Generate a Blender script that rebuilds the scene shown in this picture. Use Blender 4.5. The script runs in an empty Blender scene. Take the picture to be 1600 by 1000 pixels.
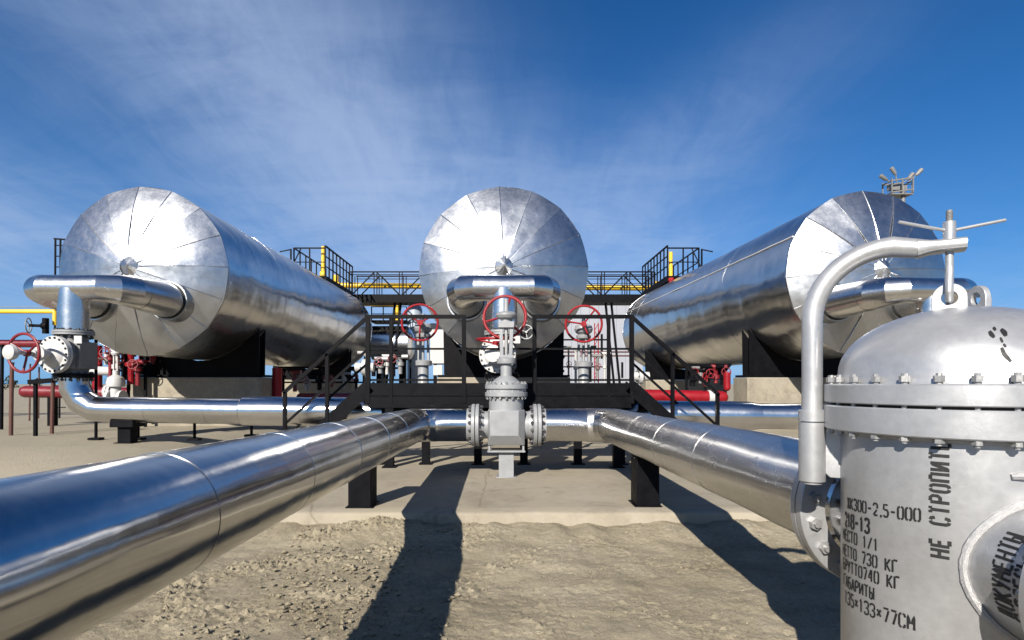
import bpy, math, random
from mathutils import Vector, Matrix, Quaternion, noise
R = math.radians
random.seed(7)
scene = bpy.context.scene
COL = scene.collection

# ------------------------------------------------------------------ camera
EYE = 1.25
cam_d = bpy.data.cameras.new('camera'); cam = bpy.data.objects.new('camera', cam_d); COL.objects.link(cam)
cam.location = (0, 0, EYE); cam.rotation_euler = (R(90), 0, 0)
cam_d.sensor_width = 36; cam_d.lens = 20.25
cam_d.shift_x = 13/1600; cam_d.shift_y = 100/1600
cam_d.clip_start = 0.05; cam_d.clip_end = 6000
scene.camera = cam

# ------------------------------------------------------------------ sun, sky, exposure
SUN = Vector((-0.315, -0.80, 0.50)).normalized()
sun_d = bpy.data.lights.new('sun', 'SUN'); sun = bpy.data.objects.new('sun', sun_d); COL.objects.link(sun)
sun_d.energy = 5.0; sun_d.angle = R(0.5); sun_d.color = (1.0, 0.93, 0.82)
sun.location = (-10, -20, 20)
sun.rotation_euler = SUN.to_track_quat('Z', 'Y').to_euler()
scene.view_settings.view_transform = 'Standard'; scene.view_settings.look = 'None'
scene.view_settings.exposure = 1.0; scene.view_settings.gamma = 1.0
world = bpy.data.worlds.new('World'); scene.world = world; world.use_nodes = True

class NT:
    """tiny node helper"""
    def __init__(s, tree): s.t = tree; s.n = tree.nodes; s.l = tree.links
    def new(s, typ, **kw):
        nd = s.n.new(typ)
        for k, v in kw.items():
            if k.startswith('i_'):
                key = k[2:]; key = int(key) if key.isdigit() else key
                s.put(nd.inputs[key], v)
            else: setattr(nd, k, v)
        return nd
    def put(s, sock, v):
        if isinstance(v, bpy.types.NodeSocket): s.l.new(v, sock)
        else: sock.default_value = v
    def math(s, op, a, b=0.0, c=None, clamp=False):
        nd = s.n.new('ShaderNodeMath'); nd.operation = op; nd.use_clamp = clamp
        s.put(nd.inputs[0], a); s.put(nd.inputs[1], b)
        if c is not None: s.put(nd.inputs[2], c)
        return nd.outputs[0]
    def noise(s, vec, scale, detail=3, rough=0.55, dist=0.0):
        nd = s.n.new('ShaderNodeTexNoise')
        if vec is not None: s.l.new(vec, nd.inputs['Vector'])
        nd.inputs['Scale'].default_value = scale; nd.inputs['Detail'].default_value = detail
        nd.inputs['Roughness'].default_value = rough; nd.inputs['Distortion'].default_value = dist
        return nd.outputs[0]
    def ramp(s, fac, stops, interp='LINEAR'):
        nd = s.n.new('ShaderNodeValToRGB'); s.put(nd.inputs[0], fac); cr = nd.color_ramp; cr.interpolation = interp
        while len(cr.elements) < len(stops): cr.elements.new(0.5)
        for e, (p, c) in zip(cr.elements, stops):
            e.position = p; e.color = (c, c, c, 1) if not hasattr(c, '__len__') else (*c, 1)
        return nd.outputs[0]
    def mix(s, fac, a, b, blend='MIX'):
        nd = s.n.new('ShaderNodeMix'); nd.data_type = 'RGBA'; nd.blend_type = blend
        s.put(nd.inputs[0], fac)
        for sock, v in ((nd.inputs[6], a), (nd.inputs[7], b)):
            if not isinstance(v, bpy.types.NodeSocket) and len(v) == 3: v = (*v, 1)
            s.put(sock, v)
        return nd.outputs[2]
    def remap(s, v, a, b, c=0.0, d=1.0, smooth=False):
        nd = s.n.new('ShaderNodeMapRange'); nd.clamp = True
        if smooth: nd.interpolation_type = 'SMOOTHSTEP'
        s.put(nd.inputs[0], v)
        for i, x in enumerate((a, b, c, d)): s.put(nd.inputs[i+1], x)
        return nd.outputs[0]

def build_world():
    w = NT(world.node_tree); w.n.clear()
    out = w.new('ShaderNodeOutputWorld'); bg = w.new('ShaderNodeBackground'); w.l.new(bg.outputs[0], out.inputs[0])
    sky = w.new('ShaderNodeTexSky', sky_type='NISHITA', sun_disc=False, sun_elevation=math.asin(SUN.z),
                sun_rotation=math.atan2(SUN.x, SUN.y), altitude=200, air_density=1.0, dust_density=0.35, ozone_density=3.0)
    tint = w.mix(1.0, sky.outputs[0], (0.085, 0.46, 0.86), 'MULTIPLY')
    tc = w.new('ShaderNodeTexCoord')
    sep = w.new('ShaderNodeSeparateXYZ'); w.l.new(tc.outputs['Generated'], sep.inputs[0])
    x, y, z = sep.outputs
    zc = w.math('MAXIMUM', z, 0.0)
    den = w.math('ADD', zc, 0.16)
    u = w.math('DIVIDE', x, den); v = w.math('DIVIDE', y, den)
    # cirrus: fibres fan out diagonally on a high flat layer
    cmb = w.new('ShaderNodeCombineXYZ'); w.l.new(u, cmb.inputs[0]); w.l.new(v, cmb.inputs[1])
    def fibres(rot, sx, sy, sc, det, dist):
        mp = w.new('ShaderNodeMapping'); w.l.new(cmb.outputs[0], mp.inputs[0])
        mp.inputs['Rotation'].default_value = (0, 0, R(rot)); mp.inputs['Scale'].default_value = (sx, sy, 1)
        return w.noise(mp.outputs[0], sc, det, 0.62, dist)
    n1 = fibres(24, 1.7, 0.62, 1.1, 7, 1.6)
    n2 = fibres(34, 2.0, 0.55, 3.4, 9, 2.0)
    n3 = w.noise(cmb.outputs[0], 0.55, 3, 0.5, 0.3)
    n4 = fibres(-32, 0.9, 1.9, 1.6, 8, 1.1)
    fib = w.math('ADD', w.math('MULTIPLY', n1, 0.40), w.math('ADD', w.math('MULTIPLY', n2, 0.20), w.math('MULTIPLY', n4, 0.40)))
    # the big veil sits straight ahead, low in the middle, and spreads up to the left; thinner fans to both sides
    az = w.math('ARCTAN2', x, y); el = w.math('ARCSINE', z)
    def blob(a0, e0, sa, se, rot):
        ca, sn = math.cos(R(rot)), math.sin(R(rot))
        da = w.math('SUBTRACT', az, R(a0)); de = w.math('SUBTRACT', el, R(e0))
        p = w.math('ADD', w.math('MULTIPLY', da, ca/R(sa)), w.math('MULTIPLY', de, sn/R(sa)))
        q = w.math('ADD', w.math('MULTIPLY', da, -sn/R(se)), w.math('MULTIPLY', de, ca/R(se)))
        d2 = w.math('ADD', w.math('MULTIPLY', p, p), w.math('MULTIPLY', q, q))
        return w.math('EXPONENT', w.math('MULTIPLY', d2, -1.0))
    blobs = ((-9, 17, 18, 11, -40, 0.80), (-28, 29, 21, 9, -25, 0.62), (-4, 6, 30, 10, 0, 0.55), (-42, 11, 17, 5, -16, 0.62), (8, 15, 16, 5, 26, 0.42), (40, 3, 30, 5, 0, 0.30), (20, 24, 14, 4.5, 22, 0.13), (17, 13, 5, 1.6, 20, 0.22))
    veil = 0.0
    for bl in blobs: veil = w.math('ADD', veil, w.math('MULTIPLY', blob(*bl[:5]), bl[5])) if not isinstance(veil, float) else w.math('MULTIPLY', blob(*bl[:5]), bl[5])
    elsewhere = w.math('MULTIPLY', w.remap(n3, 0.48, 0.75, 0, 0.35, True), w.remap(y, 0.25, -0.2, 0, 1, True))
    veil = w.math('ADD', veil, elsewhere)
    cl = w.math('MULTIPLY', veil, w.remap(fib, 0.33, 0.66, 0.34, 1.0, True))
    # bright hazy sky around the sun and a pale band along the horizon
    dot = w.new('ShaderNodeVectorMath', operation='DOT_PRODUCT'); w.l.new(tc.outputs['Generated'], dot.inputs[0]); dot.inputs[1].default_value = SUN
    glow = w.math('MULTIPLY', w.math('POWER', w.math('MAXIMUM', dot.outputs['Value'], 0.0), 3.0), 0.34)
    band = w.math('MULTIPLY', w.math('EXPONENT', w.math('MULTIPLY', zc, -11.0)), 0.42)
    cl = w.math('ADD', cl, w.math('ADD', glow, band))
    cl = w.math('MULTIPLY', w.math('SUBTRACT', 1.0, w.math('EXPONENT', w.math('MULTIPLY', cl, -1.3))), 0.92)
    cl = w.math('MULTIPLY', cl, w.remap(z, -0.02, 0.02, 0, 1))
    low = w.math('MULTIPLY', w.math('EXPONENT', w.math('MULTIPLY', zc, -4.8)), 0.62)
    tint = w.mix(low, tint, (1.35, 4.3, 8.6))
    col = w.mix(cl, tint, (4.5, 5.7, 8.0))
    w.put(bg.inputs[0], col); bg.inputs[1].default_value = 0.053
build_world()

# ------------------------------------------------------------------ materials
MATS = {}
def new_mat(name):
    m = bpy.data.materials.new(name); m.use_nodes = True; MATS[name] = m
    t = NT(m.node_tree); b = m.node_tree.nodes['Principled BSDF']
    tc = t.new('ShaderNodeTexCoord')
    return m, t, b, tc.outputs['Object']
def bump(t, b, h, strength, dist):
    nd = t.new('ShaderNodeBump'); t.put(nd.inputs['Height'], h); nd.inputs['Strength'].default_value = strength
    nd.inputs['Distance'].default_value = dist; t.l.new(nd.outputs[0], b.inputs['Normal'])
def metal(name, c0, c1, r0, r1, big=1.6, bs=0.35, bd=0.02, axis=None, aniso=0.8, met=1.0):
    m, t, b, o = new_mat(name)
    if axis:   # sheet rolled round the pipe: reflections smear along the pipe
        tg = t.new('ShaderNodeTangent', direction_type='RADIAL', axis=axis); t.l.new(tg.outputs[0], b.inputs['Tangent'])
        b.inputs['Anisotropic'].default_value = aniso; b.inputs['Anisotropic Rotation'].default_value = 0.25
    n1 = t.noise(o, 1.3, 5, 0.6); n2 = t.noise(o, 9, 6, 0.7); n3 = t.noise(o, 60, 2, 0.5)
    f = t.math('ADD', t.math('MULTIPLY', n1, 0.55), t.math('MULTIPLY', n2, 0.45))
    cc = t.ramp(f, [(0.25, c0), (0.70, c1)])
    dust = t.remap(t.noise(o, 2.7, 9, 0.74, 0.8), 0.55, 0.78, 0.0, 0.22); cc = t.mix(dust, cc, (0.40, 0.36, 0.29))
    scuff = t.remap(t.noise(o, 9, 5, 0.7, 2.5), 0.64, 0.70, 0.0, 0.16); cc = t.mix(scuff, cc, (0.30, 0.29, 0.28))
    t.put(b.inputs['Base Color'], cc)
    b.inputs['Metallic'].default_value = met
    rr = t.math('ADD', t.math('MULTIPLY', n2, 0.6), t.math('MULTIPLY', n3, 0.4))
    t.put(b.inputs['Roughness'], t.math('ADD', t.remap(rr, 0.3, 0.7, r0, r1), t.math('MULTIPLY', dust, 0.3)))
    w1 = t.noise(o, big, 2, 0.45); w2 = t.noise(o, big*4.5, 2, 0.5)
    h = t.math('ADD', w1, t.math('MULTIPLY', w2, 0.14)); h = t.math('ADD', h, t.math('MULTIPLY', n3, 0.0008))
    bump(t, b, h, bs, bd)
    return m
def paint(name, c, rough=0.45, metallic=0.0, var=0.25, dirt=None, dirt_amt=0.3, bs=0.15, scale=6.0):
    m, t, b, o = new_mat(name)
    n1 = t.noise(o, scale, 6, 0.65); n2 = t.noise(o, scale*9, 4, 0.6)
    f = t.math('ADD', t.math('MULTIPLY', n1, 0.6), t.math('MULTIPLY', n2, 0.4))
    lo = tuple(x*(1-var) for x in c); hi = tuple(min(1, x*(1+var*0.6)) for x in c)
    cc = t.ramp(f, [(0.34, lo), (0.64, hi)])
    if dirt:
        d = t.noise(o, scale*2.2, 8, 0.75, 0.6)
        cc = t.mix(t.remap(d, 0.60, 0.76, 0, dirt_amt), cc, dirt)
    t.put(b.inputs['Base Color'], cc); b.inputs['Metallic'].default_value = metallic
    t.put(b.inputs['Roughness'], t.remap(n1, 0.3, 0.7, rough*0.8, min(1, rough*1.25)))
    bump(t, b, t.math('ADD', n2, t.math('MULTIPLY', n1, 0.8)), bs, 0.003)
    return m

metal('shell_metal', (0.49, 0.49, 0.50), (0.63, 0.63, 0.63), 0.17, 0.26, 1.0, 0.6, 0.06, 'Y', 0.6)
metal('cap_metal', (0.38, 0.39, 0.41), (0.53, 0.54, 0.56), 0.27, 0.37, 1.2, 0.45, 0.06)
metal('pipe_metal', (0.40, 0.40, 0.41), (0.53, 0.53, 0.53), 0.12, 0.19, 1.5, 0.45, 0.024, 'Y', 0.75)
metal('dull_metal', (0.43, 0.43, 0.43), (0.59, 0.58, 0.57), 0.21, 0.29, 1.2, 0.36, 0.022, 'Y', 0.7)
metal('header_metal', (0.55, 0.55, 0.56), (0.68, 0.68, 0.68), 0.20, 0.29, 1.7, 0.3, 0.014)
metal('cross_metal', (0.54, 0.54, 0.55), (0.68, 0.68, 0.68), 0.19, 0.27, 1.7, 0.35, 0.016, 'X', 0.65)
paint('silver_paint', (0.375, 0.380, 0.392), 0.38, 0.58, 0.13, (0.1728, 0.1368, 0.0792), 0.34, 0.12, 5.0)
paint('valve_paint', (0.2232, 0.2304, 0.2412), 0.42, 0.15, 0.12, (0.1800, 0.1584, 0.1224), 0.25, 0.12, 8.0)
paint('white_paint', (0.3744, 0.3744, 0.3744), 0.45, 0.0, 0.10, (0.2520, 0.2160, 0.1584), 0.25, 0.1, 6.0)
paint('bolt_steel', (0.3024, 0.3024, 0.3024), 0.42, 0.6, 0.25, (0.1800, 0.1224, 0.0504), 0.5, 0.1, 40.0)
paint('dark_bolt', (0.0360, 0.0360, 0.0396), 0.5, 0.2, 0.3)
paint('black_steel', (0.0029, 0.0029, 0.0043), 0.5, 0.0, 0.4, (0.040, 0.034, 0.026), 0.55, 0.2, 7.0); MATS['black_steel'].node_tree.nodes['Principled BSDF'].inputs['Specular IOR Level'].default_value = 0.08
paint('black_gasket', (0.0058, 0.0058, 0.0058), 0.7)
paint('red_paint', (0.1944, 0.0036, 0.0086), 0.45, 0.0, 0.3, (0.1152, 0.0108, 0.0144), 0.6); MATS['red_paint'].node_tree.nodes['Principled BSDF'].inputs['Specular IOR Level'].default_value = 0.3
paint('glint_white', (0.5184, 0.5184, 0.5184), 0.5, 0.0, 0.25, (0.2160, 0.2160, 0.2160), 0.8, 0.1, 3.0)  # near-white, broken by grey, to imitate a sun glint
paint('mast_paint', (0.13, 0.13, 0.13), 0.5, 0.0, 0.2)
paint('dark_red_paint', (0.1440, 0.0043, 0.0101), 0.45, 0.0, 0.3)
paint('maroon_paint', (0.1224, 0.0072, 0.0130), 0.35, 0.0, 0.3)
paint('yellow_paint', (0.5760, 0.3600, 0.0144), 0.42, 0.0, 0.15)
paint('blue_grey', (0.2160, 0.2592, 0.3168), 0.5, 0.0, 0.15)
paint('rust_steel', (0.0720, 0.0252, 0.0180), 0.7, 0.0, 0.4)
paint('lamp_grey', (0.1584, 0.1584, 0.1584), 0.5, 0.1, 0.2)
paint('stencil_ink', (0.0072, 0.0072, 0.0079), 0.6, 0.0, 0.3, (0.1152, 0.1152, 0.1188), 0.75, 0.1, 34.0)
paint('weld_metal', (0.3960, 0.3960, 0.4032), 0.38, 0.5, 0.2, None, 0, 0.8, 60.0)

def mat_sand():
    m, t, b, o = new_mat('sand')
    a = t.noise(o, 0.35, 4, 0.55); n1 = t.noise(o, 2.3, 7, 0.62); n2 = t.noise(o, 26, 6, 0.7); n3 = t.noise(o, 130, 3, 0.6)
    f = t.math('ADD', t.math('MULTIPLY', n1, 0.45), t.math('ADD', t.math('MULTIPLY', n2, 0.35), t.math('MULTIPLY', a, 0.2)))
    c = t.ramp(f, [(0.32, (0.145, 0.124, 0.085)), (0.5, (0.243, 0.212, 0.153)), (0.66, (0.310, 0.276, 0.208))])
    shade_specks = t.math('MAXIMUM', t.remap(t.noise(o, 55, 3, 0.5), 0.64, 0.72, 0, 0.75), t.remap(t.noise(o, 24, 4, 0.6, 0.5), 0.66, 0.73, 0, 0.7))  # dark specks coloured in for pits and shaded sides of lumps
    c = t.mix(shade_specks, c, (0.0720, 0.0576, 0.0396))
    mp = t.new('ShaderNodeMapping'); t.l.new(o, mp.inputs[0]); mp.inputs['Scale'].default_value = (0.22, 1.5, 1); mp.inputs['Rotation'].default_value = (0, 0, R(8))
    trk = t.remap(t.noise(mp.outputs[0], 1.0, 6, 0.62, 0.5), 0.50, 0.66, 0, 0.38); c = t.mix(trk, c, (0.1440, 0.1188, 0.0792))
    # the yard beyond the slab edge is packed, pale and dusty
    sp = t.new('ShaderNodeSeparateXYZ'); t.l.new(o, sp.inputs[0])
    yard = t.math('MULTIPLY', t.remap(t.math('ADD', sp.outputs[1], t.math('MULTIPLY', n1, 1.2)), 6.3, 7.6, 0, 1, True), t.remap(n2, 0.25, 0.62, 0.95, 0.55))
    c = t.mix(yard, c, (0.262, 0.236, 0.186))
    t.put(b.inputs['Base Color'], c); b.inputs['Roughness'].default_value = 0.95
    b.inputs['Specular IOR Level'].default_value = 0.15
    h = t.math('ADD', t.math('MULTIPLY', n2, 0.9), t.math('ADD', t.math('MULTIPLY', n3, 0.5), n1))
    bump(t, b, h, 0.85, 0.016)
def mat_concrete(name, c0, c1, c2, sc=1.0):
    m, t, b, o = new_mat(name)
    n1 = t.noise(o, 0.9*sc, 7, 0.62, 0.4); n2 = t.noise(o, 7*sc, 7, 0.68); n3 = t.noise(o, 70, 4, 0.65)
    f = t.math('ADD', t.math('MULTIPLY', n1, 0.55), t.math('ADD', t.math('MULTIPLY', n2, 0.3), t.math('MULTIPLY', n3, 0.15)))
    c = t.ramp(f, [(0.34, c0), (0.5, c1), (0.66, c2)])
    vo = t.new('ShaderNodeTexVoronoi', feature='DISTANCE_TO_EDGE')
    wv = t.new('ShaderNodeMixRGB'); wv.inputs[0].default_value = 0.12; t.l.new(o, wv.inputs[1])
    nn = t.new('ShaderNodeTexNoise'); t.l.new(o, nn.inputs['Vector']); nn.inputs['Scale'].default_value = 2.0; t.l.new(nn.outputs['Color'], wv.inputs[2])
    t.l.new(wv.outputs[0], vo.inputs['Vector']); vo.inputs['Scale'].default_value = 0.33*sc
    crack = t.remap(vo.outputs['Distance'], 0.0, 0.004, 0.5, 0.0)
    c = t.mix(crack, c, (0.0936, 0.0756, 0.0540))
    film = t.remap(t.noise(o, 0.7*sc, 8, 0.68, 1.2), 0.47, 0.62, 0, 0.75); c = t.mix(film, c, (0.262, 0.232, 0.176))
    stain = t.remap(t.noise(o, 1.7*sc, 8, 0.7, 1.5), 0.56, 0.70, 0, 0.5); c = t.mix(stain, c, (0.105, 0.09, 0.07))
    spots = t.remap(t.noise(o, 4.0*sc, 3, 0.5), 0.70, 0.76, 0, 0.5); c = t.mix(spots, c, (0.1008, 0.0792, 0.0504))
    t.put(b.inputs['Base Color'], c); b.inputs['Roughness'].default_value = 0.9
    b.inputs['Specular IOR Level'].default_value = 0.2
    bump(t, b, t.math('ADD', n2, t.math('MULTIPLY', n3, 0.5)), 0.4, 0.012)
mat_sand()
mat_concrete('pad_concrete', (0.1836, 0.1598, 0.1224), (0.2412, 0.2146, 0.1699), (0.2952, 0.2678, 0.2196))
mat_concrete('block_concrete', (0.1512, 0.1332, 0.1044), (0.2088, 0.1872, 0.1512), (0.2592, 0.2376, 0.1944), 2.2)
def mat_leaf():
    m, t, b, o = new_mat('leaves'); n = t.noise(o, 3, 4)
    t.put(b.inputs['Base Color'], t.ramp(n, [(0.35, (0.0130, 0.0252, 0.0101)), (0.65, (0.0432, 0.0612, 0.0252))])); b.inputs['Roughness'].default_value = 0.7
mat_leaf()
def mat_panel():
    m, t, b, o = new_mat('wall_panel')
    sp = t.new('ShaderNodeSeparateXYZ'); t.l.new(o, sp.inputs[0])
    wv = t.math('FRACT', t.math('MULTIPLY', sp.outputs[0], 1.6)); ln = t.remap(wv, 0.0, 0.06, 0.0, 1.0)
    n = t.noise(o, 1.2, 6, 0.6)
    c = t.mix(n, (0.1800, 0.1944, 0.2304), (0.2736, 0.2808, 0.3096)); c = t.mix(ln, (0.0864, 0.0936, 0.1152), c)
    t.put(b.inputs['Base Color'], c); b.inputs['Roughness'].default_value = 0.5
mat_panel()

# ------------------------------------------------------------------ mesh helpers
def frame(d):
    d = Vector(d).normalized(); a = Vector((0, 0, 1)) if abs(d.z) < 0.95 else Vector((1, 0, 0))
    u = a.cross(d).normalized(); v = d.cross(u); return u, v, d
class MB:
    def __init__(s): s.v = []; s.f = []; s.sm = []; s.xf = None
    def add(s, vs, fs, smooth=True):
        k = len(s.v)
        s.v += [Vector(p) if s.xf is None else s.xf @ Vector(p) for p in vs]
        s.f += [tuple(i+k for i in f) for f in fs]; s.sm += [smooth]*len(fs); return s
    def rings(s, rings, close0=True, close1=True, smooth=True):
        n = len(rings[0]); vs = [p for r in rings for p in r]; fs = []
        for i in range(len(rings)-1):
            for j in range(n):
                a = i*n+j; b = i*n+(j+1) % n; fs.append((a, b, b+n, a+n))
        if close0: fs.append(tuple(range(n-1, -1, -1)))
        if close1: fs.append(tuple((len(rings)-1)*n+j for j in range(n)))
        return s.add(vs, fs, smooth)
    def lathe(s, prof, o, axis=(0, 0, 1), n=32, smooth=True, c0=True, c1=True):
        u, v, d = frame(axis); o = Vector(o); rg = []
        for r, h in prof:
            r = max(r, 1e-4)
            rg.append([o + d*h + u*(r*math.cos(2*math.pi*j/n)) + v*(r*math.sin(2*math.pi*j/n)) for j in range(n)])
        return s.rings(rg, c0, c1, smooth)
    def cyl(s, p, q, r0, r1=None, n=16, smooth=True):
        p, q = Vector(p), Vector(q); r1 = r0 if r1 is None else r1; L = (q-p).length
        return s.lathe([(r0, 0), (r1, L)], p, q-p, n, smooth)
    def tube(s, pts, radii, n=24, dent=0.0, dscale=1.0, caps=True):
        pts = [Vector(p) for p in pts]
        if not hasattr(radii, '__len__'): radii = [radii]*len(pts)
        t = (pts[1]-pts[0]).normalized(); u, v, _ = frame(t); rg = []
        for i, p in enumerate(pts):
            t_out = (pts[i+1]-p).normalized() if i < len(pts)-1 else t
            nrm = (t+t_out).normalized(); ring = []
            for j in range(n):
                a = 2*math.pi*j/n; dr = u*math.cos(a)+v*math.sin(a); r = radii[i]
                q = p + dr*r
                if dent: r += dent*noise.noise(q*dscale) + dent*0.35*noise.noise(q*dscale*3.1); q = p + dr*r
                w = q-p; ring.append(p + w - t*(w.dot(nrm)/t.dot(nrm)))
            rg.append(ring)
            q = t.rotation_difference(t_out); u = q @ u; v = q @ v; t = t_out
        return s.rings(rg, caps, caps)
    def torus(s, o, axis, RR, r, n=40, m=10):
        u, v, d = frame(axis); o = Vector(o); rg = []
        for i in range(n+1):
            a = 2*math.pi*i/n; c = u*math.cos(a)+v*math.sin(a)
            rg.append([o + c*(RR + r*math.cos(2*math.pi*j/m)) + d*(r*math.sin(2*math.pi*j/m)) for j in range(m)])
        return s.rings(rg, False, False)
    def box(s, c, size, rot=None):
        c = Vector(c); hx, hy, hz = (x/2 for x in size)
        vs = [Vector((sx*hx, sy*hy, sz*hz)) for sx in (-1, 1) for sy in (-1, 1) for sz in (-1, 1)]
        if rot is not None: vs = [rot @ p for p in vs]
        return s.add([c+p for p in vs], [(0, 1, 3, 2), (4, 6, 7, 5), (0, 4, 5, 1), (2, 3, 7, 6), (0, 2, 6, 4), (1, 5, 7, 3)], False)
    def bar(s, p, q, w, h=None, up=(0, 0, 1)):
        p, q = Vector(p), Vector(q); h = w if h is None else h; d = (q-p).normalized(); up = Vector(up)
        if abs(d.dot(up)) > 0.98: up = Vector((0, 1, 0))
        a = d.cross(up).normalized(); b = a.cross(d)
        vs = [e + a*(sa*w/2) + b*(sb*h/2) for e in (p, q) for sa, sb in ((-1, -1), (1, -1), (1, 1), (-1, 1))]
        return s.add(vs, [(0, 3, 2, 1), (4, 5, 6, 7), (0, 1, 5, 4), (1, 2, 6, 5), (2, 3, 7, 6), (3, 0, 4, 7)], False)
    def prism(s, poly, y0, y1):
        """polygon in x,z extruded along y"""
        n = len(poly); vs = [(x, y0, z) for x, z in poly] + [(x, y1, z) for x, z in poly]
        fs = [tuple(range(n)), tuple(range(2*n-1, n-1, -1))] + [(i, i+n, (i+1) % n+n, (i+1) % n) for i in range(n)]
        return s.add(vs, fs, False)
    def build(s, name, mat, parent=None, angle=32, bevel=0.0):
        me = bpy.data.meshes.new(name); off = Vector((0, 0, 0))
        me.from_pydata([tuple(p) for p in s.v], [], s.f)
        me.polygons.foreach_set('use_smooth', s.sm); me.update()
        me.set_sharp_from_angle(angle=R(angle))
        me.materials.append(MATS[mat])
        o = bpy.data.objects.new(name, me); COL.objects.link(o)
        if parent is not None: o.parent = parent
        if bevel:
            md = o.modifiers.new('bevel', 'BEVEL'); md.width = bevel; md.segments = 2; md.limit_method = 'ANGLE'; md.angle_limit = R(40)
        return o
def tag(o, label=None, cat=None, group=None, kind=None):
    if label: o['label'] = label
    if cat: o['category'] = cat
    if group: o['group'] = group
    if kind: o['kind'] = kind
    return o
def thing(name, label, cat, loc=(0, 0, 0), rz=0.0, group=None):
    o = bpy.data.objects.new(name, None); COL.objects.link(o); o.empty_display_size = 0.2
    o.location = loc; o.rotation_euler = (0, 0, rz)
    return tag(o, label, cat, group)
def solo(o, label, cat, group=None): return tag(o, label, cat, group)
def copy_tree(o, parent=None):
    c = o.copy(); COL.objects.link(c)
    if parent is not None: c.parent = parent
    for ch in list(o.children): copy_tree(ch, c)
    return c
def at(px, py, d): return Vector(((px-787)/900*d, d, EYE+(600-py)/900*d))
BOLTS = {}
def bolts(parent, c, axis, RR, n, hr, L, mat='bolt_steel', phase=0.0, arc=None):
    key = (hr, L, mat)
    if key not in BOLTS:
        m = MB(); m.lathe([(hr*0.55, -L/2), (hr*0.55, L/2)], (0, 0, 0), n=8)
        nut = hr*1.25
        for sg in (-1, 1):
            z0 = sg*(L/2-hr*0.5); m.lathe([(hr, min(z0, z0-sg*nut)), (hr, max(z0, z0-sg*nut))], (0, 0, 0), n=6, smooth=False)
        me = bpy.data.meshes.new('bolt'); me.from_pydata([tuple(p) for p in m.v], [], m.f); me.polygons.foreach_set('use_smooth', m.sm)
        me.set_sharp_from_angle(angle=R(30)); me.materials.append(MATS[mat]); BOLTS[key] = me
    u, v, d = frame(axis); q = Vector((0, 0, 1)).rotation_difference(d)
    for j in range(n):
        a = phase + 2*math.pi*j/n
        if arc and not (arc[0] <= math.degrees(a) % 360 <= arc[1]): continue
        b = bpy.data.objects.new('bolt', BOLTS[key]); COL.objects.link(b); b.parent = parent
        b.location = Vector(c)+u*(RR*math.cos(a))+v*(RR*math.sin(a)); b.rotation_mode = 'QUATERNION'
        b.rotation_quaternion = q @ Quaternion((0, 0, 1), random.uniform(0, 1))
def jackets(a, b, r, first, pitch, step=0.004, sub=10, groove=0.003, var=0.0):
    rnd = random.Random(int(r*1000)+int(L0*10) if (L0 := (Vector(b)-Vector(a)).length) else 0)
    """points and radii of a clad pipe from a to b: sheet jackets that overlap by a small step"""
    a, b = Vector(a), Vector(b); L = (b-a).length; d = (b-a)/L; cuts = []; x = first
    while x < L-0.03:
        cuts.append(x); x += pitch
    edges = [0]+cuts+[L]; P = []; Q = []
    for i in range(len(edges)-1):
        e0, e1 = edges[i], edges[i+1]; tl = rnd.uniform(-var, var); bul = rnd.uniform(-var, var)*0.5; k = max(2, int(sub*(e1-e0)/pitch))
        for j in range(k+1):
            f = j/k; x = e0+(e1-e0)*f
            if i > 0 and j == 0: x += max(0.003, groove+0.0005)
            P.append(a+d*x); Q.append(r+step*f+tl*(f-0.5)+bul*4*f*(1-f))
        if i < len(edges)-2:
            P.append(a+d*(e1+0.0004)); Q.append(r-groove); P.append(a+d*(e1+max(0.0026, groove))); Q.append(r-groove)
    return P, Q

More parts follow.
